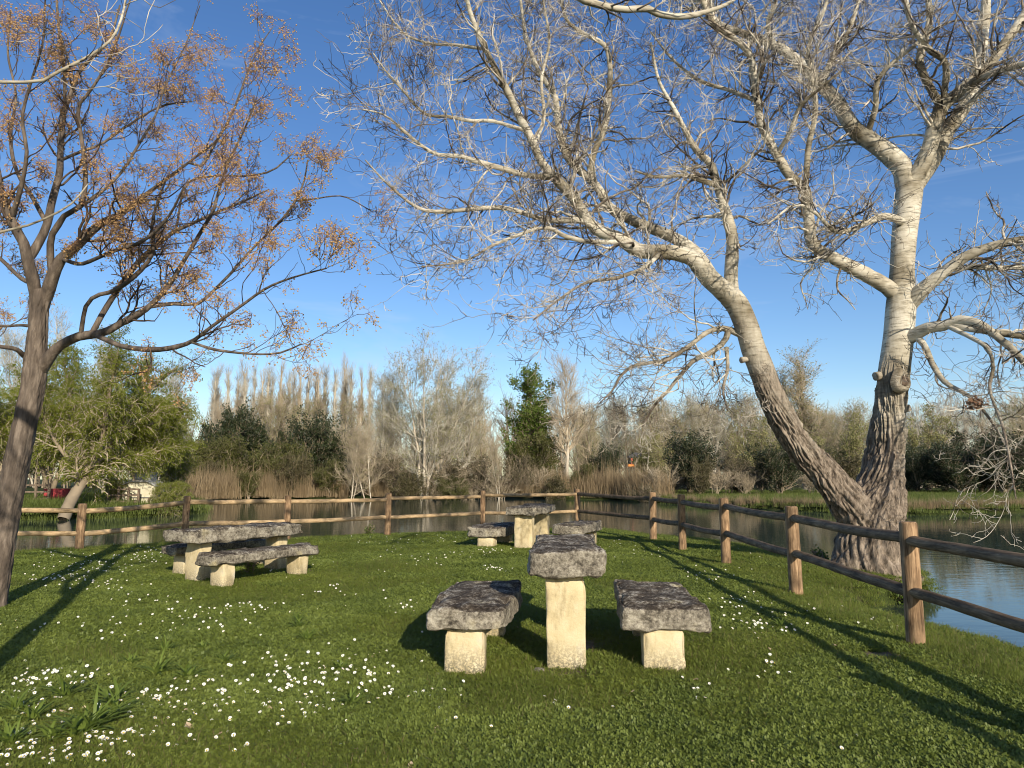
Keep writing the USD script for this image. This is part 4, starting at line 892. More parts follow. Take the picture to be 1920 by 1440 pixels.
for proto, px, y, py, label, name, rot, wide in one:
    far_tree(proto, px, y, Htop(py, y), label, name.replace('_', ' ').replace('poplar tree', 'tree').replace('bare tree', 'tree').replace('leafy tree', 'tree').replace('evergreen tree', 'tree').replace('evergreen bush', 'bush'), name, rot, None, wide)
# thickets that close the view
for i, px in enumerate((1110, 1150, 1190, 1225, 1262, 1300, 1335, 1372, 1408, 1445, 1540, 1575, 1615)):
    y = 84 + 10 * ((i * 37) % 10) / 10
    py = (752, 746, 760, 752, 742, 748, 756, 746, 738, 744, 752, 762, 768)[i]
    far_tree(('tan_a', 'white_b', 'brown_a', 'tan_a', 'white_b')[i % 5], px, y, Htop(py, y), f'{ORD[i]} leafless tree from the left in the grey brown wood right of the green tree', 'tree', 'bare_tree', i * 1.7, 'leafless trees of the grey brown wood', 1.05)
for i, px in enumerate((660, 690, 715, 742, 770, 798, 826, 852, 880, 905, 930, 958, 985)):
    y = 61.5 + 2.5 * ((i * 7) % 5) / 5
    x = at(px, HORIZON, y)[0]
    far_tree(('brush_a', 'brush_b')[i % 2], px, y + 5.5, (2.9, 3.6, 3.2, 4.0)[i % 4], f'{ORD[i]} tangled leafless shrub from the left on the bank below the whitish trees', 'shrub', 'bare_shrub', i * 2.1, 'tangled shrubs along the far bank', 1.2)
for i, px in enumerate((1215, 1240, 1262, 1340, 1365, 1400, 1425, 1520, 1545)):
    y = 58 + 4 * ((i * 7) % 5) / 5
    far_tree(('brush_b', 'brush_a')[i % 2], px, y, (2.4, 2.9, 2.2)[i % 3], f'{ORD[i]} low tangled shrub from the left below the dark bushes across the pond', 'shrub', 'bare_shrub', i * 2.1, 'low tangled shrubs on the right bank', 1.0)
# far wood
rw = np.random.default_rng(9)
def wood_mesh(seed, m_):
    r = np.random.default_rng(seed)
    n = 12; z = np.linspace(0, 1, n)
    tl = np.array([np.c_[r.normal(0, 1.6) + r.normal(0, 1.5) * z, r.normal(0, 1.2) + z * 0, 10 * r.uniform(.8, 1.0) * z] for _ in range(5)]); tr = np.repeat((.14 * (1 - .85 * z))[None], 5, 0)
    l1, g1_ = grow(r, tl, tr, 130, n=6, t=(.1, 1), ang=(42, 14), length=(3.0, .8), wiggle=.14, trop=(0, 0, .12), ratio=.5, rmin=.03, tip=.4)
    l2, g2_ = grow(r, l1, g1_, 1300, n=4, t=(.15, 1), ang=(42, 14), length=(1.2, .35), wiggle=.2, trop=(0, 0, .12), ratio=.5, rmin=.016, tip=.5)
    return join(tubes(tl, tr, 5), tubes(l1, g1_, 3), tubes(l2, g2_, 3)), m_, True
wx = np.concatenate([np.linspace(-115, 118, 62), np.linspace(-140, 140, 56)])
wy = np.concatenate([rw.uniform(112, 122, 62), rw.uniform(128, 140, 56)])
scatter('far_woodland', [[wood_mesh(1, M['far_tan'])], [wood_mesh(2, M['far_brown'])], [wood_mesh(3, M['far_white'])]], rw.integers(0, 3, len(wx)), np.c_[wx + rw.normal(0, 1, len(wx)), wy, 0 * wx - .1],
        rw.uniform(0, 6.28, len(wx)), rw.uniform(1.1, 1.5, len(wx)), 'far off leafless wood closing the view beyond the pond')

# the willow on the left bank
wil = thing('willow_tree', 'leaning willow with fresh yellow green hanging leaves on the left bank', 'tree')
rng = np.random.default_rng(55)
YW = 33.0
WT = Tree(wil, M['far_brown'])
WT.limb([(118, 975, 26), (135, 935, 24), (160, 895, 22), (182, 860, 20), (215, 815, 16), (250, 770, 12), (285, 725, 9), (330, 690, 5)], 3.5, 'trunk', sides=12, depth=YW)
for pts, dy in (([(140, 925, 14), (165, 905, 12), (200, 875, 10), (240, 855, 8), (290, 850, 6), (340, 838, 4)], 4.5), ([(165, 885, 14), (150, 830, 12), (140, 780, 9), (130, 730, 7), (120, 680, 4)], 1.0),
                ([(185, 858, 12), (195, 800, 10), (205, 740, 7), (215, 690, 5), (222, 655, 3)], -2.0), ([(160, 893, 10), (120, 850, 9), (90, 800, 7), (75, 750, 5), (60, 710, 3)], -1.5),
                ([(215, 815, 9), (260, 790, 7), (300, 770, 5), (345, 760, 3)], 1.5), ([(250, 770, 8), (270, 720, 6), (280, 690, 4)], 1.0), ([(200, 838, 8), (250, 820, 7), (300, 812, 5), (340, 800, 3)], 4.0)):
    WT.limb(pts, dy, 'limb', sides=7)
WL, WR = WT.arrays()
a1, ar1 = grow(rng, WL, WR, 240, n=8, t=(.2, 1), ang=(50, 15), length=(1.35, .5), lfall=.4, wiggle=.15, trop=(0, 0, .06), ratio=.45, rmin=.012, tip=.4)
a2, ar2 = grow(rng, a1, ar1, 2200, n=7, t=(.15, 1), ang=(50, 18), length=(.9, .35), lfall=.2, wiggle=.18, trop=(0, 0, .10), trop_end=(0, 0, -.32), ratio=.5, rmin=.005, tip=.6)
part('branches', join(tubes(a1, ar1, 3), tubes(a2, ar2, 3)), M['far_tan'], wil, smooth=True, kind='stuff')
i_ = rng.integers(0, len(a2), 56000); t_ = rng.random(len(i_)) ** .7
pt_ = interp_lines(a2, i_, t_)
dr_ = norm(interp_lines(np.gradient(a2, axis=1), i_, t_) + [0, 0, -.15])
part('foliage', leaf_faces(rng, pt_, dr_, .13, .021, 1, .08), M['willow'], wil, kind='stuff')
# second willow farther left, behind the leaning trunk
k = klass('willow_small')
r_ = np.random.default_rng(57)
z_ = np.linspace(0, 1, 10)
tl_ = np.array([np.c_[1.5 * z_ * math.cos(a), 1.5 * z_ * math.sin(a), 6 * z_] for a in (.3, 2.2, 4.4)]); tr_ = np.repeat((.16 * (1 - .8 * z_))[None], 3, 0)
x1, y1 = grow(r_, tl_, tr_, 80, n=8, t=(.25, 1), ang=(48, 14), length=(2.6, .7), wiggle=.14, trop=(0, 0, .06), ratio=.5, rmin=.014, tip=.4)
x2, y2 = grow(r_, x1, y1, 900, n=7, t=(.15, 1), ang=(50, 18), length=(1.3, .4), wiggle=.16, trop=(0, 0, .02), trop_end=(0, 0, -.6), ratio=.5, rmin=.006, tip=.6)
part('trunk', tubes(tl_, tr_, 8), M['far_brown'], k, smooth=True)
part('branches', join(tubes(x1, y1, 4), tubes(x2, y2, 3)), M['far_tan'], k, smooth=True, kind='stuff')
i_ = r_.integers(0, len(x2), 26000)
t_ = r_.random(len(i_))
part('foliage', leaf_faces(r_, interp_lines(x2, i_, t_), norm(interp_lines(np.gradient(x2, axis=1), i_, t_)), .15, .025, 1, .07), M['willow'], k, kind='stuff')
for px, y, H, lab, rot in ((-20, 42, 7.6, 'willow behind the leaning trunk at the left edge', .4), (95, 47, 8.2, 'round willow behind the red cart', 2.0), (262, 47, 7.2, 'willow behind the pale shed', 3.4), (325, 44, 4.2, 'small drooping willow bush right of the pale shed', 1.0), (318, 37.6, 2.6, 'low willow bush hiding the right corner of the pale shed', 2.7), (214, 37.2, 1.7, 'small willow bush before the left end of the pale shed', 4.7)):
    x = at(px, HORIZON, y)[0]
    copy_of('/willow_small', 'willow_tree', lab, 'tree', (x, y, gz(x, y)), rot, H / 7.4)

# reeds on the far banks and rough grass
def blades(r, n, area, h, w, lean, hv=.3, segs=2, head=False):
    p = np.c_[r.uniform(-area, area, (n, 2)), np.zeros(n)]
    a = r.uniform(0, 2 * PI, n)
    d = np.c_[np.cos(a), np.sin(a), np.zeros(n)]
    L = h * np.maximum(r.normal(1, hv, n), .35)
    ln = np.abs(r.normal(0, lean, n))
    side = np.c_[-np.sin(a), np.cos(a), np.zeros(n)]
    tw = r.uniform(0, 2 * PI, n)
    side = np.c_[np.cos(tw), np.sin(tw), np.zeros(n)]
    v, f = [], []
    rows = []
    for s in range(segs + 1):
        t = s / segs
        c = p + d * (ln * L * t ** 1.8)[:, None] + np.c_[np.zeros((n, 2)), L * t * (1 - .25 * np.minimum(ln, 1) * t)]
        ww = w * (1 - t * .85) if s < segs else 0
        rows.append(np.stack([c - side * ww, c + side * ww], 1) if s < segs else c[:, None])
    v = np.concatenate(rows, 1)
    m_ = v.shape[1]
    base = np.arange(n)[:, None] * m_
    for s in range(segs - 1):
        o = s * 2
        f += [base + [o, o + 1, o + 3], base + [o, o + 3, o + 2]]
    o = (segs - 1) * 2
    f.append(base + [o, o + 1, o + 2])
    return v.reshape(-1, 3), np.vstack(f)
rg = np.random.default_rng(12)
reedp = [[(blades(np.random.default_rng(200 + i), 75, .75, 2.0, .020, .32, .38, 3), M['reed'], False)] for i in range(3)]
def bed(name, x_px, ywater, depth_m, n, label, smin=.8, smax=1.25):
    px = rg.uniform(*x_px, n)
    pos = []
    for p in px:
        q_ = gp(p, np.interp(p, (348, 450, 700, 900, 1150, 1240, 1340, 1500, 1700, 1920), (942, 938, 936, 935, 937, 942, 951, 957, 966, 961)), WATER_Z)
        back = rg.uniform(-.3, depth_m)
        d = norm(q_[:2]); xy = q_[:2] + d * back
        pos.append((*xy, max(gz(*xy), WATER_Z - .1)))
    scatter(name, reedp, rg.integers(0, 3, n), pos, rg.uniform(0, 6.28, n), rg.uniform(smin, smax, n), label)
bed('reed_bed', (352, 660), 0, 4.0, 230, 'tall dry tan reeds along the far bank, left half', .35, 1.0)
bed('reed_bed', (1030, 1250), 0, 4.5, 200, 'tall dry tan reeds along the far bank right of centre', .35, 1.05)
bed('reed_fringe', (690, 1030), 0, 1.6, 150, 'thin dry reeds below the tangled shrubs', .35, .7)
bed('reed_fringe', (1250, 2000), 0, .5, 420, 'short dry fringe at the foot of the right bank', .12, .24)
bankp = [[(blades(np.random.default_rng(300 + i), 130, .5, .16, .010, .5, .4, 2), M['bank_grass'], False)] for i in range(3)]
bx, by = rg.uniform(4, 62, 9000), rg.uniform(36, 76, 9000)
ok = on_land(bx, by, -.6) & (np.abs(bx / by) < .8)
bx, by = bx[ok], by[ok]
scatter('bank_grass', bankp, rg.integers(0, 3, len(bx)), np.c_[bx, by, height(bx, by)], rg.uniform(0, 6.28, len(bx)), rg.uniform(.8, 1.6, len(bx)), 'mown grass on the far right bank')
bx, by = rg.uniform(-45, -12, 5000), rg.uniform(29, 50, 5000)
ok = on_land(bx, by, -.8)
bx, by = bx[ok], by[ok]
scatter('bank_grass', bankp, rg.integers(0, 3, len(bx)), np.c_[bx, by, height(bx, by)], rg.uniform(0, 6.28, len(bx)), rg.uniform(1.0, 2.4, len(bx)), 'rough grass on the left bank under the willow')

# ------------------------------------------------------------------ small things across the water
def boxm(c, e, bev=.0):
    m = trimesh.creation.box(e); m.apply_translation(c); return m
def bx_parts(prim, name, c, e, mat_, label=None):
    return part(name, boxm(c, e), mat_, prim, label=label)
# pale shed under the willow
ys = 37.6
sx0, sx1 = at(226, 898, ys)[0], at(292, 898, ys)[0]
shed = thing('garden_shed', 'low pale walled shed half hidden under the willow', 'shed', ((sx0 + sx1) / 2, ys, -.05), scale=(1, 1, .8))
w_ = sx1 - sx0
body = trimesh.creation.extrude_polygon(Polygon([(-w_ / 2, -.1), (w_ / 2, -.1), (w_ / 2, 1.35), (w_ * .28, 1.62), (-w_ * .2, 1.6), (-w_ / 2, 1.3)]), 1.0, engine='earcut')
body.apply_transform(trimesh.transformations.rotation_matrix(PI / 2, [1, 0, 0])); body.apply_translation([0, 1.0, 0])
part('wall', body, M['plaster'], shed)
rf = trimesh.creation.extrude_polygon(Polygon([(-w_ / 2 - .1, 1.28), (-w_ * .2, 1.61), (w_ * .28, 1.63), (w_ / 2 + .1, 1.33), (w_ / 2 + .1, 1.41), (w_ * .28, 1.72), (-w_ * .2, 1.70), (-w_ / 2 - .1, 1.36)]), 1.3, engine='earcut')
rf.apply_transform(trimesh.transformations.rotation_matrix(PI / 2, [1, 0, 0])); rf.apply_translation([0, 1.15, 0])
r0_ = part('roof', rf, M['roofing'], shed)
part('roof_vent', trimesh.util.concatenate([boxm((.1, .6, 1.95), (.8, .7, .45)), boxm((.1, .6, 2.2), (.9, .8, .06))]), M['roofing'], r0_)
bx_parts(shed, 'ledge', (.3, -.03, .62), (w_ * .62, .06, .05), M['dark'])
bx_parts(shed, 'corner_post', (w_ * .36, -.05, .3), (.1, .1, .62), M['old_wood'])
# old fence before it and by the red cart
def old_fence(label, pa, pb, n, h):
    t = thing('old_fence', label, 'fence')
    a, b = np.array(pa), np.array(pb)
    for k in range(n):
        p = a + (b - a) * k / (n - 1)
        part('post', boxm((p[0], p[1], gz(*p) + h / 2), (.1, .1, h + .1)), M['old_wood'], t)
    for hz_ in (.3, .62, .92):
        d = b - a; L = np.linalg.norm(d)
        m = trimesh.creation.box((L, .05, .09)); m.apply_transform(trimesh.transformations.rotation_matrix(math.atan2(d[1], d[0]), [0, 0, 1])); m.apply_translation((*(a + b) / 2, gz(*((a + b) / 2)) + hz_ * h))
        part('rail', m, M['old_wood'], t)
old_fence('old grey rail fence in front of the pale shed', at(205, 898, 36.8)[:2], at(262, 898, 36.9)[:2], 4, 1.0)
old_fence('old rail fence left of the red cart behind the leaning trunk', at(20, 898, 38)[:2], at(94, 898, 38)[:2], 4, 1.15)
# red cart
yc = 39.0
cx = at(111, 898, yc)[0]
cart = thing('garden_cart', 'dark red box cart on the left bank beside the willow trunk', 'cart', (cx, yc, gz(cx, yc)))
bx_parts(cart, 'box', (0, 0, .62), (1.0, .8, .50), M['red'])
bx_parts(cart, 'rim', (0, 0, .89), (1.08, .88, .05), M['red'])
for s in (-1, 1):
    wm = trimesh.creation.torus(.20, .045, 20, 8); wm.apply_transform(trimesh.transformations.rotation_matrix(PI / 2, [1, 0, 0])); wm.apply_translation((-.25, s * .46, .24))
    wh = part('wheel', wm, M['dark'], cart, smooth=True)
    hb = trimesh.creation.cylinder(.05, .1); hb.apply_transform(trimesh.transformations.rotation_matrix(PI / 2, [1, 0, 0])); hb.apply_translation((-.25, s * .46, .24))
    part('hub', hb, M['old_wood'], wh, smooth=30)
    hm = trimesh.creation.cylinder(.03, 1.0, 10); hm.apply_transform(trimesh.transformations.rotation_matrix(1.0, [0, 1, 0])); hm.apply_translation((-.75, s * .3, .62))
    part('handle', hm, M['old_wood'], cart, smooth=30)
bx_parts(cart, 'prop', (.4, 0, .2), (.08, .6, .42), M['old_wood'])
# small dark machine with an orange foot
ym = 84.0
mx = at(1192, 898, ym)[0]
z0 = at(1192, 873, ym)[2] - .1
mac = thing('small_digger', 'small dark machine with a red panel and orange foot among the reeds', 'digger', (mx, ym, gz(mx, ym)))
def hull(pts):
    return trimesh.Trimesh(vertices=np.array(pts, float)).convex_hull
def prism(poly, y0_, y1_):
    m = trimesh.creation.extrude_polygon(Polygon(poly), y1_ - y0_, engine='earcut'); m.apply_transform(trimesh.transformations.rotation_matrix(PI / 2, [1, 0, 0])); m.apply_translation([0, y1_, 0]); return m
h_ = z0 - gz(mx, ym)
part('base', prism([(-.95, h_), (.7, h_), (.85, h_ + .12), (.7, h_ + .26), (-.9, h_ + .24)], -.7, .7), M['orange'], mac)
for s in (-1, 1):
    tr_m = prism([(-.9, 0), (.7, 0), (.95, .3), (.85, .62), (-.95, .62), (-1.1, .3)], s * .55 - .2, s * .55 + .2)
    part('track', tr_m, M['dark'], mac)
part('pedestal', boxm((0, 0, (h_ + .5) / 2), (.5, .5, max(h_ - .5, .1))), M['dark'], mac)
part('body', prism([(-.55, h_ + .26), (.80, h_ + .26), (.72, h_ + .75), (.2, h_ + .80), (-.72, h_ + .75), (-.78, h_ + .5)], -.6, .6), M['dark'], mac)
part('canopy', prism([(-.85, h_ + 1.02), (.68, h_ + 1.02), (.62, h_ + 1.52), (.2, h_ + 1.52), (.12, h_ + 1.6), (-.2, h_ + 1.58), (-.45, h_ + 1.4), (-.85, h_ + 1.2)], -.65, .65), M['dark'], mac)
for sx_, sy_ in ((-.6, -.55), (.6, -.55), (-.6, .55), (.6, .55)):
    part('canopy_post', boxm((sx_, sy_, h_ + .9), (.08, .08, .34)), M['dark'], mac)
part('side_panel', boxm((-.5, -.63, h_ + .62), (.22, .05, .62)), M['red2'], mac)

# ------------------------------------------------------------------ lawn
rg = np.random.default_rng(88)
def clover(r, n, area, h, leaf):
    vs, fs = [], []
    p = np.c_[r.uniform(-area, area, (n, 2)), h * r.uniform(.5, 1.2, n)]
    k0 = 0
    for c in p:
        a0 = r.uniform(0, 2 * PI); tilt = r.normal(0, .55, 2) + [0, .35]
        for j in range(3):
            a = a0 + j * 2 * PI / 3
            d = np.array([math.cos(a), math.sin(a), .1]); s = np.array([-math.sin(a), math.cos(a), 0])
            L = leaf * r.uniform(.8, 1.2)
            q_ = np.array([c, c + d * L * .55 + s * L * .42, c + d * L, c + d * L * .55 - s * L * .42])
            q_[:, 2] += (q_[:, :2] - c[:2]) @ tilt
            vs.append(q_); fs.append(np.array([[0, 1, 2], [0, 2, 3]]) + k0); k0 += 4
    return np.vstack(vs), np.vstack(fs)
tuft = []
for i in range(4):
    r = np.random.default_rng(400 + i)
    tuft.append([((lambda g, c: (np.vstack([g[0], c[0]]), np.vstack([g[1], c[1] + len(g[0])])))(blades(r, 150, .16, .030, .0024, 1.4, .4, 2), clover(r, 40, .16, .024, .010)), M['grass'], False), (blades(r, 18, .16, .032, .0018, 1.5, .4, 2), M['straw'], False)])
for i in range(3):
    r = np.random.default_rng(420 + i)
    tuft.append([(clover(r, 120, .16, .024, .0125), M['grass_dark'], False), (blades(r, 80, .16, .030, .0022, 1.1, .4, 2), M['grass'], False), (blades(r, 8, .16, .03, .0018, 1.3, .4, 2), M['straw'], False)])
for i in range(2):
    r = np.random.default_rng(440 + i)
    tuft.append([(blades(r, 120, .15, .055, .0026, 1.0, .35, 3), M['grass'], False), (blades(r, 8, .15, .06, .002, .9, .4, 2), M['straw'], False)])
N = 34000
yy = 2.2 + (rg.random(N) ** 1.25) * 18.5
xx = rg.uniform(-.80, .80, N) * yy
ok = on_land(xx, yy, -.30)
xx, yy = xx[ok], yy[ok]
nz = meshkit.fbm(np.c_[xx * .8, yy * .8, 0 * xx], 3, 6)
tall = meshkit.fbm(np.c_[xx * .5, yy * .5, 0 * xx + 5], 3, 8)
idx = np.where(nz > .42, rg.integers(4, 7, len(xx)), rg.integers(0, 4, len(xx)))
bare = [(gp(1650, 1232), .22), (gp(1560, 1395), .16), (gp(1780, 1252), .14), (f1 + [.02, -.04], .30), (f1 + [.25, .75], .34), (f2 + [.1, 0], .24), (f3 + [0, .05], .24), (gp(1650, 1232), .18), (gp(1785, 1250), .13), (gp(1575, 1395), .1), (gp(250, 1325), .13), (gp(260, 1300), .12), (gp(1440, 1240), .12), (gp(900, 1370), .15)]
keep = np.ones(len(xx), bool)
for c, rr in bare:
    d_ = np.hypot(xx - c[0], yy - c[1])
    keep &= (d_ > rr * 1.05) | (rg.random(len(xx)) < .22)
xx, yy, nz, tall, idx = xx[keep], yy[keep], nz[keep], tall[keep], idx[keep]
sd_ = pond_sd(xx, yy)
longg = (sd_ < .9) | (tall > .74)
idx = np.where(longg & (rg.random(len(xx)) < .7), rg.integers(7, 9, len(xx)), idx)
sc_ = rg.uniform(.8, 1.2, len(xx)) * (1 + .30 * np.clip((yy - 7) / 12, 0, 1))
scatter('grass', tuft, idx, np.c_[xx, yy, height(xx, yy) - .004], rg.uniform(0, 6.28, len(xx)), sc_, 'short green lawn grass and clover around the stone tables')
# longer tufts at the feet of stones and posts
tx, ty = [], []
feet = [(f1, .3), (f2, .3), (f3, .3), (g1, .35), (g2, .35), (h1, .35), (h2, .3), (h3, .3)] + [(np.array(p[:2]), .14) for p in posts]
for c, rr in feet:
    k_ = int(16 if rr > .2 else 8)
    a = rg.uniform(0, 6.28, k_)
    tx += list(c[0] + np.cos(a) * rr * rg.uniform(.7, 1.3, k_)); ty += list(c[1] + np.sin(a) * rr * rg.uniform(.7, 1.3, k_))
tx, ty = np.array(tx), np.array(ty)
scatter('grass_tufts', [tuft[7], tuft[8]], rg.integers(0, 2, len(tx)), np.c_[tx, ty, height(tx, ty)], rg.uniform(0, 6.28, len(tx)), rg.uniform(.6, 1.15, len(tx)), 'longer grass left uncut at the feet of stones and posts')

def soil_patch(c, r, seed, label):
    rr_ = np.random.default_rng(seed)
    n, m_ = 40, 7
    a = np.arange(n) * 2 * PI / n
    ed = r * (1 + .35 * np.sin(2 * a + rr_.uniform(0, 6)) * rr_.uniform(.3, 1) + .22 * np.sin(5 * a + rr_.uniform(0, 6)) + .12 * np.sin(11 * a + rr_.uniform(0, 6)))
    p = np.vstack([[[0, 0]]] + [np.c_[np.cos(a), np.sin(a)] * (ed * k_ / m_)[:, None] for k_ in range(1, m_ + 1)]) + np.asarray(c)[:2]
    z = height(p[:, 0], p[:, 1]) + .005
    z[-n:] -= .012
    f = [[0, 1 + j, 1 + (j + 1) % n] for j in range(n)]
    for k_ in range(m_ - 1):
        o, o2 = 1 + k_ * n, 1 + (k_ + 1) * n
        f += [q_ for j in range(n) for q_ in ([o + j, o2 + j, o2 + (j + 1) % n], [o + j, o2 + (j + 1) % n, o + (j + 1) % n])]
    tag(part('bare_soil', (np.c_[p, z], np.array(f)), M['soil'], None, smooth=True, kind='structure'), label)
for i, (c, rr, lab) in enumerate([(f1 + [.02, -.04], .30, 'bare earth at the foot of the nearest table block'), (f1 + [.25, .75], .34, 'bare earth under the nearest table'), (f2 + [.1, .0], .24, 'bare earth at the foot of the near left bench block'), (f3 + [.0, .05], .24, 'bare earth at the foot of the near right bench block'),
                              (gp(1650, 1232), .17, 'bare earth in the fence shadow left of the nearest post'), (gp(1785, 1250), .12, 'dark molehill earth right of the nearest post'), (gp(1575, 1395), .10, 'small dry bare spot at the bottom right'), (gp(250, 1325), .12, 'small bare spot among the left daisies')]):
    soil_patch(c, rr, 700 + i, lab)
lx, ly = [], []
for cxp, cyp, sx_, sy_, n_ in ((1700, 1400, 200, 50, 12), (950, 1350, 350, 70, 12), (300, 1380, 200, 60, 6), (1500, 1250, 250, 80, 10), (700, 1150, 300, 60, 8)):
    for _ in range(n_):
        g_ = gp(rg.normal(cxp, sx_), np.clip(rg.normal(cyp, sy_), 1010, 1440)); lx.append(g_[0]); ly.append(g_[1])
lx, ly = np.array(lx), np.array(ly)
ok = on_land(lx, ly, .1); lx, ly = lx[ok], ly[ok]
def dry_leaf(seed):
    r = np.random.default_rng(seed)
    t = np.linspace(0, 1, 5); w = .016 * np.sin(PI * (t * .9 + .05)); c = np.c_[(t - .5) * .05, 0 * t, .022 + .012 * np.sin(t * 3 + seed)]
    v = np.vstack([c + np.c_[0 * t, w, .008 + 0 * t], c, c - np.c_[0 * t, w, -.006 + 0 * t]])
    f = [q_ for i in range(4) for o in (0, 5) for q_ in ([o + i, o + 5 + i, o + 6 + i], [o + i, o + 6 + i, o + 1 + i])]
    return [((v, np.array(f)), M['dry_leaf'], False)]
scatter('dry_leaves', [dry_leaf(1), dry_leaf(2), dry_leaf(4)], rg.integers(0, 3, len(lx)), np.c_[lx, ly, height(lx, ly)], rg.uniform(0, 6.28, len(lx)), rg.uniform(.5, 1.2, len(lx)), 'curled pale dry leaves lying in the lawn')

# daisies
def daisy_parts(k, seed):
    r = np.random.default_rng(seed)
    n = 15
    vs, fs = [], []
    R_, rc = .0132, .0043
    for j in range(n):
        a = j * 2 * PI / n + r.normal(0, .04)
        d = np.array([math.cos(a), math.sin(a), 0]); s = np.array([-math.sin(a), math.cos(a), 0])
        z = .055 + r.normal(0, .0008)
        w = .0024
        vs.append(np.array([d * rc * .8 - s * w * .5, d * rc * .8 + s * w * .5, d * R_ * .75 + s * w * 1.1, d * R_, d * R_ * .75 - s * w * 1.1]) + [0, 0, z] + np.array([0, 0, .0]))
        vs[-1][2:, 2] += .0025
        fs.append(np.array([[0, 1, 2], [0, 2, 4], [2, 3, 4]]) + j * 5)
    part('petals', (np.vstack(vs), np.vstack(fs)), M['petal'], k)
    dm = trimesh.creation.icosphere(2, rc); dm.apply_scale([1, 1, .6]); dm.apply_translation([0, 0, .0562])
    part('flower_centre', dm, M['disc'], k, smooth=True)
    s = np.linspace(0, 1, 5)
    part('stem', tubes(np.c_[.006 * np.sin(s * 2) * (1 - s), 0 * s, -.01 + .065 * s][None], np.full((1, 5), .0009), 4), M['weed'], k, smooth=True)
kd = [klass('daisy_flower'), klass('daisy_flower_b')]
for i, k in enumerate(kd):
    daisy_parts(k, 500 + i)
cl = [(70, 1285, 55, 18, 18), (60, 1330, 50, 26, 24), (120, 1270, 60, 14, 14), (180, 1390, 60, 14, 14), (120, 1420, 90, 14, 26), (30, 1400, 30, 30, 14), (300, 1310, 60, 18, 26), (370, 1330, 50, 20, 16), (440, 1300, 60, 24, 18),
      (540, 1270, 60, 25, 30), (580, 1330, 50, 22, 22), (650, 1260, 60, 25, 26), (690, 1300, 30, 18, 8), (200, 1330, 60, 20, 12), (260, 1375, 40, 12, 10), (420, 1390, 120, 25, 10),
      (110, 1085, 45, 10, 45), (180, 1062, 60, 9, 70), (250, 1050, 50, 8, 40), (120, 1042, 30, 4, 20), (190, 1100, 60, 8, 30), (290, 1035, 25, 8, 26), (60, 1180, 50, 10, 8), (220, 1190, 60, 14, 14), (340, 1160, 60, 14, 16), (460, 1145, 60, 10, 26), (260, 1130, 50, 10, 14),
      (380, 1175, 60, 12, 16), (900, 1040, 40, 6, 40), (930, 1072, 30, 4, 20), (800, 1050, 60, 12, 26), (740, 1015, 60, 10, 30), (850, 1015, 70, 8, 30), (760, 1140, 25, 10, 14), (720, 1230, 50, 30, 10), (640, 1110, 80, 25, 18),
      (560, 1060, 60, 12, 12), (1200, 1035, 50, 12, 36), (1320, 1080, 50, 14, 24), (1375, 1130, 40, 14, 22), (1440, 1180, 40, 14, 22), (1400, 1170, 40, 20, 14), (1450, 1260, 50, 25, 10), (1500, 1160, 60, 20, 10), (1300, 1300, 40, 12, 7), (1180, 1020, 40, 8, 14),
      (1620, 1150, 60, 20, 6), (1080, 1330, 150, 30, 6), (800, 1290, 60, 20, 10), (1380, 1030, 30, 10, 12), (820, 1350, 90, 30, 5), (1560, 1400, 90, 20, 3)]
fl = []
for cxp, cyp, sx_, sy_, n_ in cl:
    for _ in range(int(n_ * (1.7 if cxp < 720 and cyp > 1240 else 1.1))):
        px, py = rg.normal(cxp, sx_ * .75), rg.normal(cyp, sy_ * .8)
        if 990 < py < 1445 and -20 < px < 1940:
            g_ = gp(px, py); fl.append((g_[0], g_[1]))
fl = np.array(fl)
fl = fl[on_land(fl[:, 0], fl[:, 1], .1)]
fl = fl[np.argsort(fl[:, 1])]
zf = height(fl[:, 0], fl[:, 1])
for i in range(min(300, len(fl))):
    copy_of(str(kd[i % 2].GetPath()), 'daisy', 'small white daisy with a yellow centre in the nearer lawn', 'daisy', (fl[i, 0], fl[i, 1], zf[i] - rg.uniform(0, .018)), SUN_AZ + rg.normal(0, .5), rg.uniform(.65, 1.0), 'white daisies in the nearer lawn', tilt=rg.normal(.62, .2))
rest = fl[300:]
def daisy_simple(seed):
    r = np.random.default_rng(seed)
    a = np.arange(10) * 2 * PI / 10
    v = np.vstack([[[0, 0, .056]], np.c_[.0155 * np.cos(a), .0155 * np.sin(a), .058 + .002 * np.sin(a * 2 + 1)]])
    f = np.array([[0, 1 + j, 1 + (j + 1) % 10] for j in range(10)])
    c = trimesh.creation.icosphere(1, .0045); c.apply_translation([0, 0, .0575])
    rot = trimesh.transformations.rotation_matrix(.7, [1, 0, 0], [0, 0, .057])[:3]
    v = v @ rot[:, :3].T + rot[:, 3]; c.apply_transform(np.vstack([rot, [0, 0, 0, 1]]))
    return [((v, f), M['petal'], False), (c, M['disc'], True), (tubes(np.array([[[0, 0, 0], [.002, 0, .03], [0, 0, .056]]], float), np.full((1, 3), .001), 3), M['weed'], False)]
if len(rest):
    scatter('far_daisies', [daisy_simple(1), daisy_simple(2)], rg.integers(0, 2, len(rest)), np.c_[rest, zf[300:]], SUN_AZ + rg.normal(0, .5, len(rest)), rg.uniform(.5, .85, len(rest)), 'scattered white daisies farther back in the lawn')
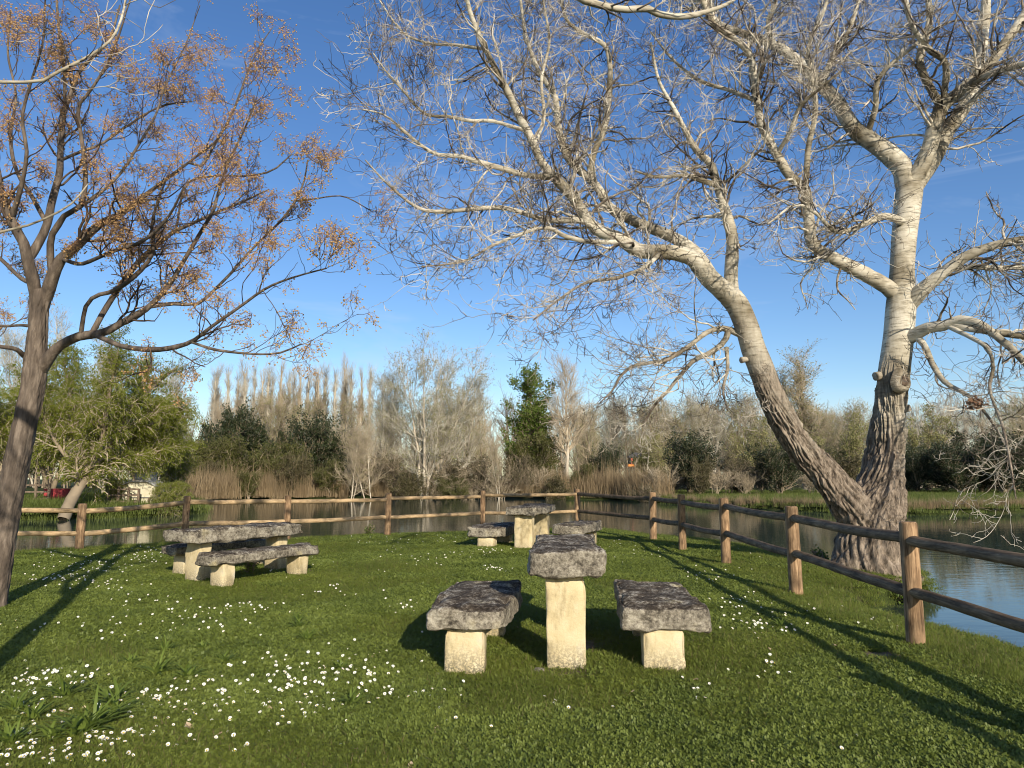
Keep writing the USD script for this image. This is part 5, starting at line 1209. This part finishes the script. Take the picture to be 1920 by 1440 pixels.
# broad leaved weeds
def weed(k, seed, n, L, w, up):
    r = np.random.default_rng(seed)
    for j in range(n):
        a = r.uniform(0, 2 * PI); l = L * r.uniform(.6, 1.15); el = np.clip(r.normal(up, .25), .25, 1.4)
        m_ = 7; t = np.linspace(0, 1, m_)
        d = np.array([math.cos(a), math.sin(a)])
        e = el - t * .9
        ds = np.c_[np.cos(e)[:, None] * d, np.sin(e)]
        c = np.vstack([[0, 0, 0], np.cumsum(ds[:-1], 0) * l / (m_ - 1)]) + [*r.normal(0, .02, 2), 0]
        s = np.array([-d[1], d[0], 0])
        ww = w * np.sin(PI * np.clip(t * .92 + .06, 0, 1)) ** .8 * r.uniform(.8, 1.2)
        v = np.vstack([c - s * ww[:, None] + [0, 0, 1] * (ww * .35)[:, None], c, c + s * ww[:, None] + [0, 0, 1] * (ww * .35)[:, None]])
        f = []
        for i in range(m_ - 1):
            for o in (0, m_):
                f += [[o + i, o + i + 1, o + m_ + i + 1], [o + i, o + m_ + i + 1, o + m_ + i]]
        part('leaf', (v, np.array(f)), M['weed'], k, smooth=True)
wk = [klass('weed_plant'), klass('weed_plant_b'), klass('weed_plant_c')]
weed(wk[0], 601, 32, .25, .0095, .95); weed(wk[1], 602, 26, .22, .012, .8); weed(wk[2], 603, 34, .20, .0085, 1.0)
wl = [(295, 1262, 1.0), (350, 1268, .9), (245, 1245, .8), (120, 1308, 1.0), (215, 1318, 1.05), (60, 1352, 1.0), (170, 1372, 1.25), (140, 1385, 1.1), (20, 1398, 1.0), (30, 1335, .9), (560, 1178, .8), (575, 1200, .9), (310, 1222, .8), (420, 1240, .8), (640, 1250, .7), (660, 1320, .7), (560, 1165, .7), (1465, 1180, .8), (215, 1345, .9), (95, 1390, .9), (380, 1215, .7)]
wlab = 'clump of long narrow green weed leaves in the left lawn'
for i, (px, py, s) in enumerate(wl):
    g_ = gp(px, py)
    right = px > 1000
    copy_of(str(wk[i % 3].GetPath()), 'weed_clump', 'lone clump of narrow weed leaves right of the nearest bench' if right else wlab, 'weed', (g_[0], g_[1], gz(g_[0], g_[1])), i * 1.1, s * .85, None if right else 'leafy weed clumps in the left lawn')
# leafy sprouts at the poplar foot and beside the water
sp_k = make_leafy('sprout_plant', 610, .5, .45, M['green'], .05, 420, stems=5, aspect=.45)
for lab, x, y, s in (('green leafy sprout at the foot of the big poplar', 5.95, 11.1, 1.0), ('small green plant at the water edge left of the big poplar', *gp(1543, 1050)[:2], .8), ('tall yellow green weed by the fence post at the lawn edge', *gp(690, 1000)[:2], .7),
                     ('dark leafy weed between the legs of the left benches', *gp(468, 1078)[:2], .55)):
    copy_of(sp_k, 'leafy_sprout', lab, 'plant', (x, y, gz(x, y)), x, s)
# stones and a molehill
def rock(px, py, r, label, cat='stone', name='stone', flat=.5, m_='rock', seed=1):
    g_ = gp(px, py)
    m = trimesh.creation.icosphere(4, r)
    m.vertices *= (1 + .55 * (meshkit.fbm(m.vertices / r * 1.6 + seed, 3, seed)[:, None] - .5))
    m.vertices[:, 2] *= flat
    m.vertices += [g_[0], g_[1], gz(g_[0], g_[1])]
    tag(part(name, m, M[m_], None, smooth=True), label, cat)
rock(1655, 1126, .13, 'rough grey brown stone lying in the grass left of the nearest fence post', seed=2)
rock(820, 1256, .05, 'small grey stone left of the nearest table block', seed=3)
rock(1010, 1252, .055, 'small pale stone at the left foot of the nearest table block', seed=5)
rock(1435, 1048, .10, 'flat pale stone in the grass under the right fence', seed=4, flat=.3)
